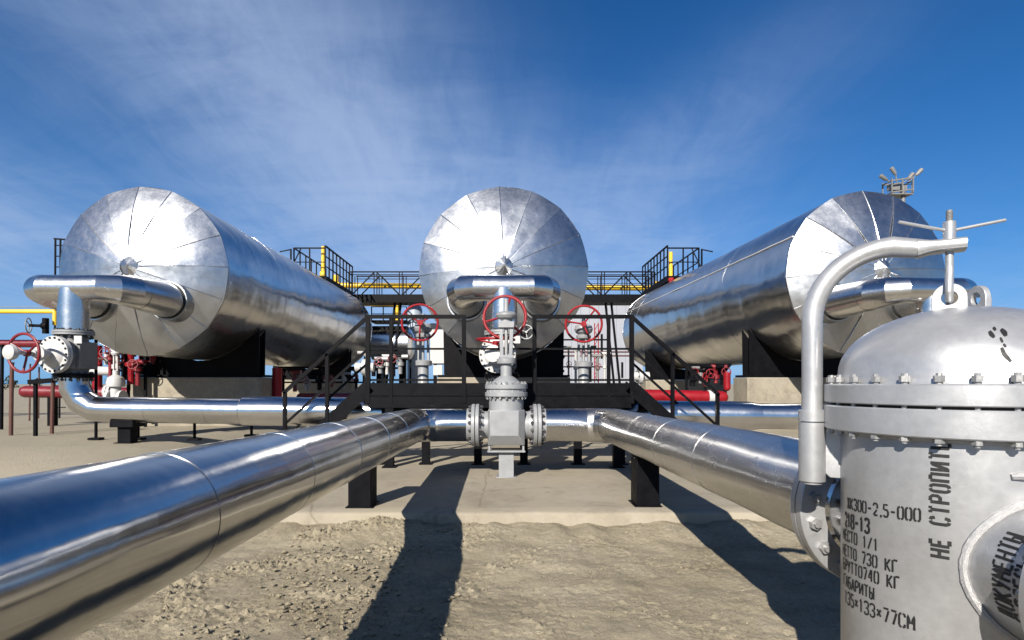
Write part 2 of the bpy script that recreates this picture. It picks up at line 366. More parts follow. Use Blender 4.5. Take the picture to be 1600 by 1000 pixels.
# ------------------------------------------------------------------ ground
def sm(a, b, x):
    t = max(0.0, min(1.0, (x-a)/(b-a))); return t*t*(3-2*t)
def gz(x, y):
    z = -0.18
    z += 0.48*sm(3.9, 5.6, -x)*sm(6.0, 8.5, y) + 0.40*sm(4.2, 5.8, x)*sm(6.0, 8.5, y)
    if abs(x) < 6 and y > 27: z += 0.45*sm(27, 31, y)*(1-sm(4.5, 6, abs(x)))
    return z
def drift(x, y):   # sand blown up against the edge of the slab
    return sm(5.0, 5.6, y)*(0.085+0.055*noise.noise(Vector((x*1.4, 3, 0)))+0.030*noise.noise(Vector((x*5.5, 8, 0))))
def make_ground():
    def axis(lo, hi, step, far):
        mid = []; x = lo
        while x < hi: mid.append(x); x += step
        out = []; x = hi; st = step
        while x < far: out.append(x); st *= 1.22; x += st
        out.append(far); neg = []; x = lo; st = step
        while x > -far:
            st *= 1.22; x -= st; neg.append(max(x, -far))
        return neg[::-1]+mid+out
    xs = axis(-2.3, 3.0, 0.0145, 2500); ys = axis(2.2, 5.7, 0.0145, 2500)
    vs = []; nx = len(xs)
    for y in ys:
        for x in xs:
            z = gz(x, y)
            if -3.5 < x < 4.5 and 0.8 < y < 7:
                w = sm(-3.5, -2.6, x)*(1-sm(3.6, 4.5, x))*sm(0.8, 1.6, y)*(1-sm(6, 7, y))
                p = Vector((x, y, 0))
                h = 0.035*noise.noise(p*1.1)+0.018*noise.noise(p*3.3+Vector((5, 0, 0)))+0.009*noise.noise(p*9)
                rough = 0.45+0.9*sm(0.4, -0.6, x) if False else (0.55+0.85*(1-sm(-0.9, 0.5, x)))
                c = noise.noise(p*17+Vector((0, 9, 0))); c2 = noise.noise(p*31+Vector((3, 1, 0)))
                c3 = noise.noise(p*52); cl_ = max(0, noise.noise(p*2.1+Vector((1, 7, 0)))+0.25)
                h += rough*cl_*(0.026*max(0, c)+0.050*max(0, c2)*(0.5+max(0, c))+0.036*max(0, c3))+0.0035*c3+0.0015*c2-0.05*max(0, noise.noise(p*29+Vector((2, 2, 5)))-0.42)
                z += w*h
                z += w*drift(x, y)
            elif abs(x) < 60 and y < 90:
                z += 0.03*noise.noise(Vector((x*0.35, y*0.35, 2)))
            vs.append((x, y, z))
    fs = [(j*nx+i, j*nx+i+1, (j+1)*nx+i+1, (j+1)*nx+i) for j in range(len(ys)-1) for i in range(nx-1)]
    m = MB(); m.v = [Vector(v) for v in vs]; m.f = fs; m.sm = [True]*len(fs)
    tag(m.build('ground', 'sand', None, 60), kind='structure')
make_ground()
def make_pad():
    xs = [-4.6+0.06*i for i in range(int(9.6/0.06)+1)]; nx = len(xs); m = MB(); rows = []
    ed = [5.6+0.03*noise.noise(Vector((x*1.7, 0, 0)))+0.018*noise.noise(Vector((x*7, 4, 0)))+0.010*noise.noise(Vector((x*17, 4, 0))) for x in xs]
    for k, (dy, z) in enumerate(((0.006, -0.4), (0.0, -0.03), (0.012, -0.012), (0.035, 0.0), (0.3, 0.0), (1.2, 0.002), (4, 0), (24, 0))):
        row = []
        for i, x in enumerate(xs):
            nz = 0.008*noise.noise(Vector((x*5, k*2.0, 1))) if k in (1, 2, 3) else 0
            row.append((x, ed[i]+dy+(nz if k else 0), z+(nz*0.5 if k < 3 else 0)))
        rows.append(row)
    vs = [p for r in rows for p in r]
    fs = [(j*nx+i, j*nx+i+1, (j+1)*nx+i+1, (j+1)*nx+i) for j in range(len(rows)-1) for i in range(nx-1)]
    m.add(vs, fs, True); tag(m.build('concrete_pad', 'pad_concrete', None, 40), kind='structure')
make_pad()
def make_clods():
    m = MB(); rnd = random.Random(3)
    ico = [Vector(p) for p in ((0, 0, 1), (0.9, 0, 0.3), (0.28, 0.85, 0.35), (-0.72, 0.53, 0.3), (-0.72, -0.53, 0.35), (0.28, -0.85, 0.3), (0, 0, -0.6))]
    fc = [(0, 1, 2), (0, 2, 3), (0, 3, 4), (0, 4, 5), (0, 5, 1), (6, 2, 1), (6, 3, 2), (6, 4, 3), (6, 5, 4), (6, 1, 5)]
    for _ in range(14000):
        y = 2.0+3.6*rnd.random()**1.3
        x = rnd.uniform(-1.9, 2.6)
        if x > -0.3 and rnd.random() < 0.85: continue
        dens = noise.noise(Vector((x*1.3, y*1.3, 7)))
        if dens < -0.25+0.35*rnd.random(): continue
        sz = 0.004+0.023*rnd.random()**4*(1.0 if x < -0.2 else 0.45)
        p = Vector((x, y, 0)); h = 0.035*noise.noise(p*1.1)+0.018*noise.noise(p*3.3+Vector((5, 0, 0)))+0.009*noise.noise(p*9)
        h += drift(x, y)
        q = Quaternion((0, 0, 1), rnd.uniform(0, 6.28)); sc = Vector((rnd.uniform(0.6, 1.5), rnd.uniform(0.6, 1.3), rnd.uniform(0.6, 1.1)))
        c = Vector((x, y, gz(x, y)+h+sz*0.45))
        m.add([c + q @ Vector((v.x*sc.x, v.y*sc.y, v.z*sc.z))*sz*rnd.uniform(0.55, 1.3) for v in ico], fc, False)
    tag(m.build('soil_clods', 'sand'), 'small loose clods and pebbles scattered over the sand', 'soil', kind='stuff')
make_clods()

# ------------------------------------------------------------------ the three tanks
TR = 1.62; TZ = 3.42; TL = 12.2
def make_tank():
    root = thing('storage_tank', '', 'tank', (0, 11.1, 0))
    m = MB(); P, Q = jackets((0, 0.0, TZ), (0, TL, TZ), TR, 0.9, 1.05, 0.0012, 8, 0.006, 0.007)
    m.tube(P, Q, 96, 0.016, 0.9, False); m.build('shell', 'shell_metal', root, 20)
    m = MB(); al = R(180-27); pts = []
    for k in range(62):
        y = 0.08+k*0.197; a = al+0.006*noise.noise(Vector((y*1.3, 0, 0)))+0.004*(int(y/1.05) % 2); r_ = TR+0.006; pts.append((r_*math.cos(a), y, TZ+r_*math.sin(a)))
    m.tube(pts, 0.017, 6); m.build('glint_strip', 'glint_white', root)  # added pale strip, a painted line of sun reflection along the shell
    def cap(y0, sgn, nm, seed):
        rnd = random.Random(seed); m = MB(); G = 16; SUB = 5; RI = 14; RC = TR+0.016
        for g in range(G):
            a0 = 2*math.pi*g/G+R(3); amp = rnd.uniform(-0.02, 0.02); tilt = rnd.uniform(-0.012, 0.012); vs = []; fs = []
            for i in range(RI+1):
                rho = 0.10+0.90*i/RI
                for j in range(SUB+1):
                    f = j/SUB; a = a0+2*math.pi/G*f; mid = (f-0.5)*2*math.pi/G
                    flat = math.cos(math.pi/G)/math.cos(mid); rr = RC*rho*(0.5*flat+0.5)
                    h = 0.45*(1-rho**1.9)+amp*4*rho*(1-rho)+tilt*(f-0.5)*rho
                    x, z = rr*math.cos(a), rr*math.sin(a)
                    h += 0.016*noise.noise(Vector((x*2.0, z*2.0, seed)))+0.008*noise.noise(Vector((x*5, z*5, seed+g)))
                    vs.append((x, y0+sgn*h, TZ+z))
            for hh, sc_ in ((-0.055, 1.0), (-0.075, 0.972)):
                for j in range(SUB+1):
                    f = j/SUB; a = a0+2*math.pi/G*f; mid = (f-0.5)*2*math.pi/G
                    rr = RC*sc_*(0.5*math.cos(math.pi/G)/math.cos(mid)+0.5); vs.append((rr*math.cos(a), y0+sgn*hh, TZ+rr*math.sin(a)))
            for i in range(RI+2):
                for j in range(SUB):
                    k = i*(SUB+1)+j; q = (k, k+1, k+SUB+2, k+SUB+1); fs.append(q if sgn < 0 else q[::-1])
            m.add(vs, fs, True)
            # standing seam lip between gores
            pts = []
            for i in range(RI+1):
                rho = 0.10+0.90*i/RI; rr = RC*rho*0.998; h = 0.45*(1-rho**1.9)+0.004
                pts.append((rr*math.cos(a0), y0+sgn*h, TZ+rr*math.sin(a0)))
            m.tube(pts, 0.008, 6)
        o = m.build(nm, 'cap_metal', root, 24)
    cap(0.0, -1, 'end_cap', 11); cap(TL, 1, 'end_cap', 12)
    m = MB(); v0 = []
    n = 10
    base = [(0.235*math.cos(2*math.pi*j/n+0.2), -0.405, TZ+0.03+0.235*math.sin(2*math.pi*j/n+0.2)) for j in range(n)]
    m.add(base+[(0.02, -0.535, TZ+0.03)], [(j, (j+1) % n, n) for j in range(n)], True)
    m.build('centre_cone', 'cap_metal', root, 14)
    for y in (2.2, 9.8):
        m = MB(); poly = [(-1.36, 1.46)]
        for i in range(15):
            a = R(180+33+ (114*i/14)); poly.append((1.64*math.cos(a), TZ+1.64*math.sin(a)))
        poly.append((1.36, 1.46))
        for dy in (-0.16, 0.16): m.prism(poly, y+dy-0.012, y+dy+0.012)
        for x in (-1.2, -0.6, 0, 0.6, 1.2):
            zt = TZ-math.sqrt(1.63**2-x*x); m.box((x, y, (1.46+zt)/2), (0.025, 0.29, zt-1.46))
        m.box((0, y, 1.432), (3.0, 0.5, 0.05)); m.build('saddle', 'black_steel', root)
    return root
tank = make_tank()
# centre, left, right: (x, y, yaw, label)
tank_spots = [(0.0, 11.1, 0.0, 'silver clad tank seen end on, behind the red wheeled valve and platform'),
              (-6.94, 11.1, 0.0, 'silver clad tank nearest the yellow pipe and the pale valve with bolted round bonnet'),
              (7.15, 11.35, R(3.3), 'silver clad tank behind the grey stencilled filter vessel')]
for i, (x, y, rz, lab) in enumerate(tank_spots):
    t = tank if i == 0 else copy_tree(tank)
    t.location = (x, y, 0); t.rotation_euler.z = rz; t['label'] = lab; t['group'] = 'three insulated horizontal tanks'

# plinths
plinth = None
plinth_labels = ['concrete block under the front saddle of the end on middle tank', 'sunlit concrete block under the front of the tank beside the maroon pipe',
                 'concrete block beside the red horizontal pipe, under the front saddle of its tank',
                 'concrete block under the rear saddle of the middle tank', 'concrete block under the rear saddle of the tank beside the maroon pipe',
                 'concrete block under the rear saddle of the tank behind the red horizontal pipe']
m = MB(); m.box((0, 0, 0.60), (3.0, 0.72, 1.6)); plinth = m.build('concrete_plinth', 'block_concrete', None, 30, 0.02)
k = 0
for dy in (2.2, 9.8):
    for (x, y, rz, _) in tank_spots:
        o = plinth if k == 0 else plinth.copy()
        if k: COL.objects.link(o)
        o.location = (x-math.sin(rz)*dy, y+dy, 0); o.rotation_euler.z = rz
        tag(o, plinth_labels[k], 'concrete block', 'plinths under the tank saddles'); k += 1

# ------------------------------------------------------------------ manifolds and drop pipes in front of the tanks
CY = 9.3
def make_manifold():
    root = thing('inlet_manifold', '', 'pipe', (0, CY, 0)); z = 2.80
    m = MB()
    half = [(0.0, 0.0), (0.42, 0.0), (0.60, 0.13), (0.69, 0.38), (0.69, 0.52)]
    pts = [(-x, y, z) for x, y in half[:0:-1]]+[(x, y, z) for x, y in half]
    m.tube(pts, [0.272, 0.266, 0.24, 0.21, 0.205, 0.21, 0.24, 0.266, 0.272], 32, 0.003, 4, False); m.build('header', 'header_metal', root, 18)
    for sg in (-1, 1):
        m = MB(); P, Q = [], []
        for f in (0, 0.25, 0.5, 0.75, 0.98): P.append((sg*0.69, 0.50+f*0.92, z)); Q.append(0.274+0.048*f)
        m.tube(P, Q, 32, 0.004, 3, False); m.build('reducer', 'header_metal', root, 18)
        m = MB(); m.lathe([(0.336, 0), (0.336, 0.03)], (sg*0.69, 1.375, z), (0, 1, 0), 36); m.build('joint_gap', 'black_gasket', root)
        m = MB(); m.lathe([(0.2, 0), (0.365, 0.001), (0.37, 0.18), (0.41, 0.32)], (sg*0.69, 1.404, z), (0, 1, 0), 36, True, False, False)
        m.build('nozzle_collar', 'cap_metal', root)
    m = MB(); m.tube([(0, 0, z-0.02), (0, 0, z-0.3), (0, 0, z-0.304), (0, 0, 2.12)], [0.215, 0.215, 0.219, 0.219], 32, 0.003, 4)
    m.build('drop_pipe', 'header_metal', root, 18)
    return root
man = make_manifold()
for i, (x, y, rz, lab) in enumerate([(0, CY, 0, 'forked silver header pipe on the middle tank, with both arms straight to camera'),
                                    (-6.94, CY, 0, 'forked silver header with the drop pipe above the pale bolted valve, beside the yellow pipe'),
                                    (7.15-0.07, CY+0.25, R(2.2), 'forked silver header pipe partly hidden by the hook of the filter vessel')]):
    t = man if i == 0 else copy_tree(man)
    t.location = (x, y, 0); t.rotation_euler.z = rz; t['label'] = lab; t['group'] = 'forked header pipes of the tanks'

def wheel_mesh(m, o, axis, RR, r, hub=0.05, spin=0.3, dish=0.05):
    u, v, d = frame(axis); o = Vector(o); m.torus(o, axis, RR, r)
    m.cyl(o-d*(dish+0.03), o-d*(dish-0.03), hub, hub, 12)
    for k in range(3):
        a = spin+2*math.pi*k/3; e = u*math.cos(a)+v*math.sin(a)
        m.tube([o-d*dish+e*hub*0.8, o-d*dish*0.8+e*RR*0.35, o+e*RR], r*0.75, 8)
def make_drop_valve(loc, label, upright_wheel=False, nodark=False):
    root = thing('gate_valve', label, 'valve', loc, 0, 'valves under the header pipes')
    w = Vector((-0.2, -0.98, 0)).normalized(); zc = 0.36; c = Vector((0, 0, zc))
    m = MB(); m.lathe([(0.20, 0.06), (0.20, 0.12), (0.235, 0.16), (0.235, 0.54), (0.20, 0.6), (0.20, 0.68)], (0, 0, 0), n=28)
    m.box((0, 0.02, zc), (0.46, 0.40, 0.44)); m.cyl(c, c+w*0.30, 0.20, 0.20, 28); m.build('body', 'lamp_grey', root, 30, 0.012)
    for z0, z1 in ((0.0, 0.055), (0.685, 0.745)):
        m = MB(); m.lathe([(0.285, z0), (0.285, z1-0.032)], (0, 0, 0), n=36); m.lathe([(0.27, z1-0.031), (0.27, z1-0.024)], (0, 0, 0), n=36); m.lathe([(0.285, z1-0.023), (0.285, z1+0.01)], (0, 0, 0), n=36)
        f = m.build('flange', 'valve_paint' if z0 > 0.1 else 'black_steel', root)
        bolts(f, (0, 0, (z0+z1)/2-0.006), (0, 0, 1), 0.245, 14, 0.022, z1-z0+0.10, 'dark_bolt')
    m = MB(); m.lathe([(0.29, 0.27), (0.29, 0.31)], c, w, 36); m.lathe([(0.29, 0.318), (0.29, 0.355), (0.21, 0.36), (0.16, 0.41), (0.10, 0.43)], c, w, 36)
    f = m.build('bonnet', 'white_paint', root); bolts(f, c+w*0.313, w, 0.262, 18, 0.018, 0.13, 'dark_bolt')
    m = MB(); m.lathe([(0.075, 0.42), (0.075, 0.55), (0.11, 0.55), (0.11, 0.58), (0.05, 0.585), (0.05, 0.66)], c, w, 20); m.build('yoke', 'white_paint', root)
    if not upright_wheel:
        m = MB(); wheel_mesh(m, c+w*0.80, w, 0.285, 0.021, 0.05, 0.5); m.build('handwheel', 'dark_red_paint', root)
        m = MB(); m.lathe([(0.02, 0.62), (0.03, 0.70), (0.03, 0.93), (0.10, 0.935), (0.118, 0.97), (0.105, 1.02), (0.03, 1.05)], c, w, 24); m.build('stem_cap', 'white_paint', root)
    else:
        m = MB(); m.lathe([(0.05, 0.0), (0.05, 0.16)], c+w*0.46, (0, 0, 1), 12); wheel_mesh(m, c+w*0.46+Vector((0, 0, 0.22)), (0, 0, 1), 0.285, 0.020, 0.045, 0.5); m.build('handwheel', 'red_paint', root)
        m = MB(); m.lathe([(0.12, 0.60), (0.13, 0.66), (0.03, 0.67)], c, w, 24); m.build('stem_cap', 'white_paint', root)
    m = MB(); m.box((0.23, -0.215, 0.60), (0.12, 0.02, 0.12)); m.build('name_plate', 'white_paint', root)
    return root
make_drop_valve((-6.94, CY, 1.35), 'pale valve with round bolted bonnet and red handwheel beside the yellow pipe')
make_drop_valve((-0.03, CY, 1.35), 'pale round flanged valve with flat lying red wheel, behind the tall middle valve', True)
make_drop_valve((7.08, CY+0.25, 1.35), 'valve under the header pipe behind the filter vessel, almost hidden')

# collector pipe along the front of the tanks
def make_collector():
    root = thing('collector_pipe', 'long silver clad pipe running low across in front of the tanks, behind the stairs', 'pipe', (0, CY, 0))
    zl, zr = 0.84, 0.70
    def zz(x): return zl+(zr-zl)*(x+6.94)/14.0
    m = MB(); el = []
    for k in range(3):
        a = R(15+60*k/2); el.append((-6.94+0.46-0.46*math.cos(a), 0, zz(-6.6)+0.46-0.46*math.sin(a)))
    P = [(-6.94, 0, 1.36)]+el; Q = [0.205]*len(P)
    p2, q2 = jackets((el[-1][0]+0.15, 0, zz(-6.5)), (-4.1, 0, zz(-4.1)), 0.208, 0.75, 0.95, 0.003, 5)
    m.tube(P+p2, Q+q2, 36, 0.004, 3, False); m.build('elbow_run', 'cross_metal', root, 18)
    m = MB(); p2, q2 = jackets((-4.22, 0, zz(-4.2)), (4.1, 0, zz(4.1)), 0.236, 1.0, 1.0, 0.003, 5); q2[0] = 0.21; q2[-1] = 0.21
    p2.insert(1, p2[0]+Vector((0.03, 0, 0))); q2.insert(1, 0.236); m.tube(p2, q2, 36, 0.005, 2.5); m.build('middle_run', 'cross_metal', root, 18)
    m = MB(); el = []
    for k in range(5):
        a = R(90*k/4); el.append((7.08-0.42+0.42*math.sin(a), 0.25*k/4, zz(6.6)+0.42-0.42*math.cos(a)))
    p2, q2 = jackets((4.05, 0, zz(4.05)), (6.62, 0, zz(6.6)), 0.206, 0.9, 0.95, 0.003, 5)
    m.tube(p2+el[1:]+[(7.08, 0.25, 1.36)], q2+[0.206]*5, 36, 0.004, 3, False); m.build('elbow_run', 'cross_metal', root, 18)
    m = MB(); m.tube([(0, 0, zz(0)), (0, 0, 1.36)], 0.205, 28); m.build('centre_branch', 'header_metal', root)
make_collector()
def pipe_stand(x, y, z0, ztop, w, lab, cap=0.12):
    root = thing('pipe_support', lab, 'pipe support', (x, y, z0), 0, 'black posts under the low pipe')
    m = MB(); h = ztop-z0; m.box((0, 0, (h-cap)/2), (w, w*0.9, h-cap)); m.box((0, 0, 0.008), (w*1.35, w*1.3, 0.016)); m.build('post', 'black_steel', root, 30, 0.006)
    m = MB(); m.box((0, 0, h-cap/2), (w*1.75, w*1.5, cap)); m.build('cradle', 'black_steel', root, 30, 0.006)
    return root
pipe_stand(-6.07, CY, 0.30, 0.68, 0.21, 'stubby black support below the low pipe near its silver elbow')
pipe_stand(5.2, CY, 0.22, 0.52, 0.2, 'stubby black support under the low pipe close to the filter vessel')
def rod_stand(px, pyb, d, ztop, lab):
    p = at(px, pyb, d); root = thing('rod_stand', lab, 'post', p, 0, 'thin black posts behind the low pipe')
    m = MB(); m.cyl((0, 0, 0), (0, 0, ztop-p.z), 0.024, 0.024, 8); m.build('rod', 'black_steel', root)
    m = MB(); m.box((0, 0, 0.018), (0.19, 0.14, 0.036)); m.build('foot_plate', 'black_steel', root)
rod_stand(150, 687, 9.75, 2.0, 'tall thin black rod rising past the red valve cluster')
rod_stand(216, 687, 9.75, 0.95, 'thin black rod just after the stubby support, under the low pipe')
rod_stand(304, 688, 9.75, 0.95, 'thin rod alone in the middle of the low pipe shadow')
rod_stand(393, 682, 9.75, 0.95, 'thin rod close to the start of the thicker pipe jacket')
rod_stand(1168, 690, 9.75, 0.9, 'thin black rod under the low pipe next to the bottom of the stair rail')

# ------------------------------------------------------------------ middle foreground valve
VY = 7.8; PZ = 0.695
def make_front_valve():
    root = thing('gate_valve', 'tall light grey valve between the two big silver pipelines, red wheel on top', 'valve', (0.035, VY, 0))
    m = MB(); m.box((0, 0, 0.17), (0.20, 0.2, 0.34)); m.box((0, 0, 0.005), (0.27, 0.27, 0.01)); m.build('pedestal', 'valve_paint', root, 30, 0.004)
    m = MB(); m.box((0, 0, 0.355), (0.50, 0.34, 0.022))
    for sx in (-1, 1):
        for sy in (-1, 1): m.box((sx*0.225, sy*0.15, 0.415), (0.025, 0.04, 0.10))
    m.build('base_frame', 'valve_paint', root)
    # body: a casing with chamfered front edges
    m = MB(); x0, x1, z0, z1, zc = -0.245, 0.245, 0.44, 0.905, 0.575
    yf, yb, yc = -0.29, 0.29, -0.19
    vs = [(x0+0.03, yf, zc), (x1-0.085, yf, zc), (x1-0.085, yf, z1), (x0+0.03, yf, z1),
          (x0, yc, z0), (x1, yc, z0), (x1, yc, z1), (x0, yc, z1), (x0, yb, z0), (x1, yb, z0), (x1, yb, z1), (x0, yb, z1)]
    m.add(vs, [(0, 1, 2, 3), (0, 4, 5, 1), (1, 5, 6, 2), (0, 3, 7, 4), (4, 8, 9, 5), (5, 9, 10, 6), (4, 7, 11, 8), (8, 11, 10, 9), (2, 6, 10, 11, 7, 3)], False)
    m.cyl((0, 0, 0.89), (0, 0, 1.09), 0.232, 0.236, 36); m.cyl((-0.5, 0, PZ), (0.5, 0, PZ), 0.185, 0.185, 32)
    m.build('body', 'valve_paint', root, 28, 0.008)
    for sg in (-1, 1):
        m = MB(); m.lathe([(0.19, 0.30), (0.2, 0.345), (0.285, 0.365), (0.285, 0.408), (0.26, 0.41), (0.26, 0.418), (0.285, 0.42), (0.285, 0.462), (0.225, 0.475), (0.225, 0.53)], (0, 0, PZ), (sg, 0, 0), 40)
        f = m.build('flange', 'valve_paint', root, 30, 0.003); bolts(f, (sg*0.411, 0, PZ), (1, 0, 0), 0.25, 16, 0.021, 0.19, 'dark_bolt', 0.2)
    m = MB(); m.lathe([(0.236, 1.07), (0.288, 1.085), (0.288, 1.14), (0.265, 1.141), (0.265, 1.185), (0.288, 1.186), (0.288, 1.245)], (0, 0, 0), n=44)
    f = m.build('bonnet_flange', 'valve_paint', root, 30, 0.003); bolts(f, (0, 0, 1.163), (0, 0, 1), 0.258, 20, 0.019, 0.24, 'bolt_steel')
    m = MB(); m.lathe([(0.21, 1.245), (0.20, 1.27), (0.13, 1.33), (0.078, 1.36), (0.076, 1.52), (0.125, 1.525), (0.13, 1.545), (0.13, 1.585), (0.10, 1.60), (0.08, 1.61)], (0, 0, 0), n=32); m.build('bonnet', 'valve_paint', root)
    m = MB()
    for sx in (-1, 1): m.bar((sx*0.058, 0, 1.6), (sx*0.072, 0, 2.02), 0.05, 0.085, (0, 1, 0))
    m.box((0, 0, 2.05), (0.215, 0.15, 0.085)); m.box((0, 0, 1.62), (0.20, 0.14, 0.04)); m.cyl((0, 0, 2.08), (0, 0, 2.14), 0.075, 0.075, 20); m.build('yoke', 'valve_paint', root, 30, 0.006)
    m = MB(); m.cyl((0, 0, 1.58), (0, 0, 2.06), 0.024, 0.024, 12); m.build('stem', 'bolt_steel', root)
    m = MB(); m.lathe([(0.075, 2.12), (0.12, 2.14), (0.142, 2.175), (0.142, 2.20), (0.10, 2.225), (0.034, 2.235), (0.031, 2.40), (0.02, 2.405)], (0, 0, 0), n=32)
    m.cyl((0, 0, 2.18), (0, 0.2, 2.185), 0.05, 0.04, 14); m.build('gear_housing', 'valve_paint', root)
    m = MB(); wheel_mesh(m, (-0.02, 0.28, 2.19), Vector((0.12, 1, -0.06)), 0.295, 0.021, 0.045, 1.85, 0.05); m.build('handwheel', 'red_paint', root)
make_front_valve()
def make_platform_valve(loc, lab, spin, tilt):
    root = thing('gate_valve', lab, 'valve', loc, 0, 'gate valves behind the platform railing')
    m = MB(); m.lathe([(0.25, -0.10), (0.26, 0.0), (0.26, 0.05), (0.19, 0.055), (0.17, 0.09), (0.10, 0.17), (0.088, 0.20), (0.088, 0.52), (0.14, 0.53), (0.145, 0.60), (0.10, 0.62)], (0, 0, 0), n=28); m.build('body', 'valve_paint', root)
    m = MB()
    for sx in (-1, 1): m.bar((sx*0.085, 0, 0.58), (sx*0.075, 0, 1.0), 0.035, 0.07, (0, 1, 0))
    m.lathe([(0.11, 0.98), (0.12, 1.0), (0.12, 1.03), (0.07, 1.06)], (0, 0, 0), n=20); m.cyl((0, 0, 0.6), (0, 0, 1.0), 0.022, 0.022, 10); m.build('yoke', 'valve_paint', root)
    m = MB(); m.lathe([(0.07, 1.04), (0.13, 1.08), (0.15, 1.13), (0.13, 1.19), (0.06, 1.21), (0.032, 1.22), (0.03, 1.36)], (0, 0, 0), n=26); m.cyl((0, 0, 1.16), (tilt*0.12, -0.24, 1.18), 0.045, 0.035, 12); m.build('gear_housing', 'valve_paint', root)
    m = MB(); wheel_mesh(m, (tilt*0.2-0.02, -0.30, 1.19), Vector((tilt, -1, -0.05)), 0.28, 0.018, 0.045, spin, 0.04); m.build('handwheel', 'red_paint', root)
make_platform_valve((-1.30, CY, 1.02), 'grey valve with red wheel behind the railing, in front of the white cabinet', 0.5, 0.05)
make_platform_valve((1.29, CY, 1.0), 'grey valve with red wheel behind the railing, in front of the pale building', 0.9, -0.1)
def small_valve(loc, lab, wm, bm_, axis=(0, -1, 0), sc=1.0, group='small valves with handwheels'):
    root = thing('hand_valve', lab, 'valve', loc, 0, group); w = Vector(axis).normalized(); m = MB()
    m.lathe([(0.05*sc, -0.12*sc), (0.09*sc, -0.1*sc), (0.09*sc, -0.04*sc), (0.05*sc, 0), (0.03*sc, 0.02*sc), (0.03*sc, 0.2*sc)], (0, 0, 0), w, 16)
    u, v, d = frame(w); m.cyl(Vector((0, 0, 0))-d*0.08*sc-v*0.16*sc, Vector((0, 0, 0))-d*0.08*sc+v*0.16*sc, 0.06*sc, 0.06*sc, 14); m.build('body', bm_, root)
    m = MB(); wheel_mesh(m, w*0.21*sc, w, 0.15*sc, 0.012*sc, 0.025*sc, 0.7, 0.015); m.build('handwheel', wm, root); return root
small_valve(at(820, 520, 9.5), 'small pale handwheel in front of the middle tank, below its header arm', 'white_paint', 'dark_bolt', (0.1, -1, 0), 0.75)

# ------------------------------------------------------------------ the two big insulated pipelines
def make_left_line():
    root = thing('insulated_pipeline', 'huge silver clad pipe sweeping from the middle valve to the bottom left corner', 'pipe', (-1.207, VY, 0), 0, 'big silver pipelines of the middle valve')
    X = 0.0; sl = 0.0155
    def zz(y): return PZ-y*sl
    xe = 1.207+0.035
    m = MB(); p, q = [], []
    a = [(xe-0.5, 0, PZ), (0.30, 0, PZ), (0.295, 0, PZ)]; ra = [0.222, 0.222, 0.226]
    el = [(0.10, -0.03, PZ), (0.0, -0.20, zz(-0.2)), (0.0, -0.45, zz(-.45))]
    j, jq = jackets((0, -0.50, zz(-0.5)), (0, -11.6, zz(-11.6)), 0.224, 0.30, 1.0, 0.002, 14, 0.003, 0.003)
    m.tube(a+el+j, ra+[0.226]*3+jq, 72, 0.0035, 2.2, True); m.build('cladding', 'pipe_metal', root, 20)
    m = MB(); m.box((0.03, -5.83, zz(-5.83)-0.226), (0.012, 0.03, 0.02)); m.build('band_clip', 'black_steel', root)
make_left_line()
FLY = 2.285
def make_right_line():
    root = thing('insulated_pipeline', 'big silver clad pipe running from the middle valve to the filter vessel flange', 'pipe', (1.46, VY, 0), 0, 'big silver pipelines of the middle valve')
    def zz(y): return PZ-y*0.0118
    xs = 0.035+0.5-1.46
    m = MB()
    a = [(xs, 0, PZ), (-0.34, 0, PZ), (-0.335, 0, PZ)]; ra = [0.222, 0.222, 0.226]
    el = [(-0.16, -0.03, PZ), (-0.02, -0.22, zz(-.22)), (0, -0.45, zz(-.45))]
    j, jq = jackets((0, -0.5, zz(-.5)), (0, FLY+0.05-VY, zz(FLY-VY)), 0.224, 0.5, 1.0, 0.001, 14, 0.0008, 0.004); k = next(i for i in range(len(j)) if j[i].y < -4.9); j, jq = j[:k]+[j[-1]+(j[k]-j[-1])*(1-q/14) for q in range(15)], jq[:k]+[0.226]*15
    m.tube(a+el+j, ra+[0.226]*3+jq, 72, 0.005, 2.4, True); m.build('cladding', 'dull_metal', root, 20)
    return zz(FLY-VY)
NZ = make_right_line()
def box_support(x, y, ztop, lab, w=0.23):
    root = thing('pipe_support', lab, 'pipe support', (x, y, 0), 0, 'black box posts under the big pipelines')
    m = MB(); m.box((0, 0, ztop/2), (w, 0.28, ztop)); m.box((0, 0, 0.006), (w+0.05, 0.33, 0.012)); m.build('post', 'black_steel', root, 30, 0.006)
    m = MB(); m.box((0.06, 0.02, ztop+0.03), (w+0.1, 0.3, 0.05)); m.build('cradle', 'black_steel', root, 30, 0.004)
box_support(-1.455, 5.95, 0.52, 'black box post under the big pipe that runs to the bottom left corner')
box_support(1.47, 6.0, 0.49, 'black box post under the big pipe that runs to the filter vessel')

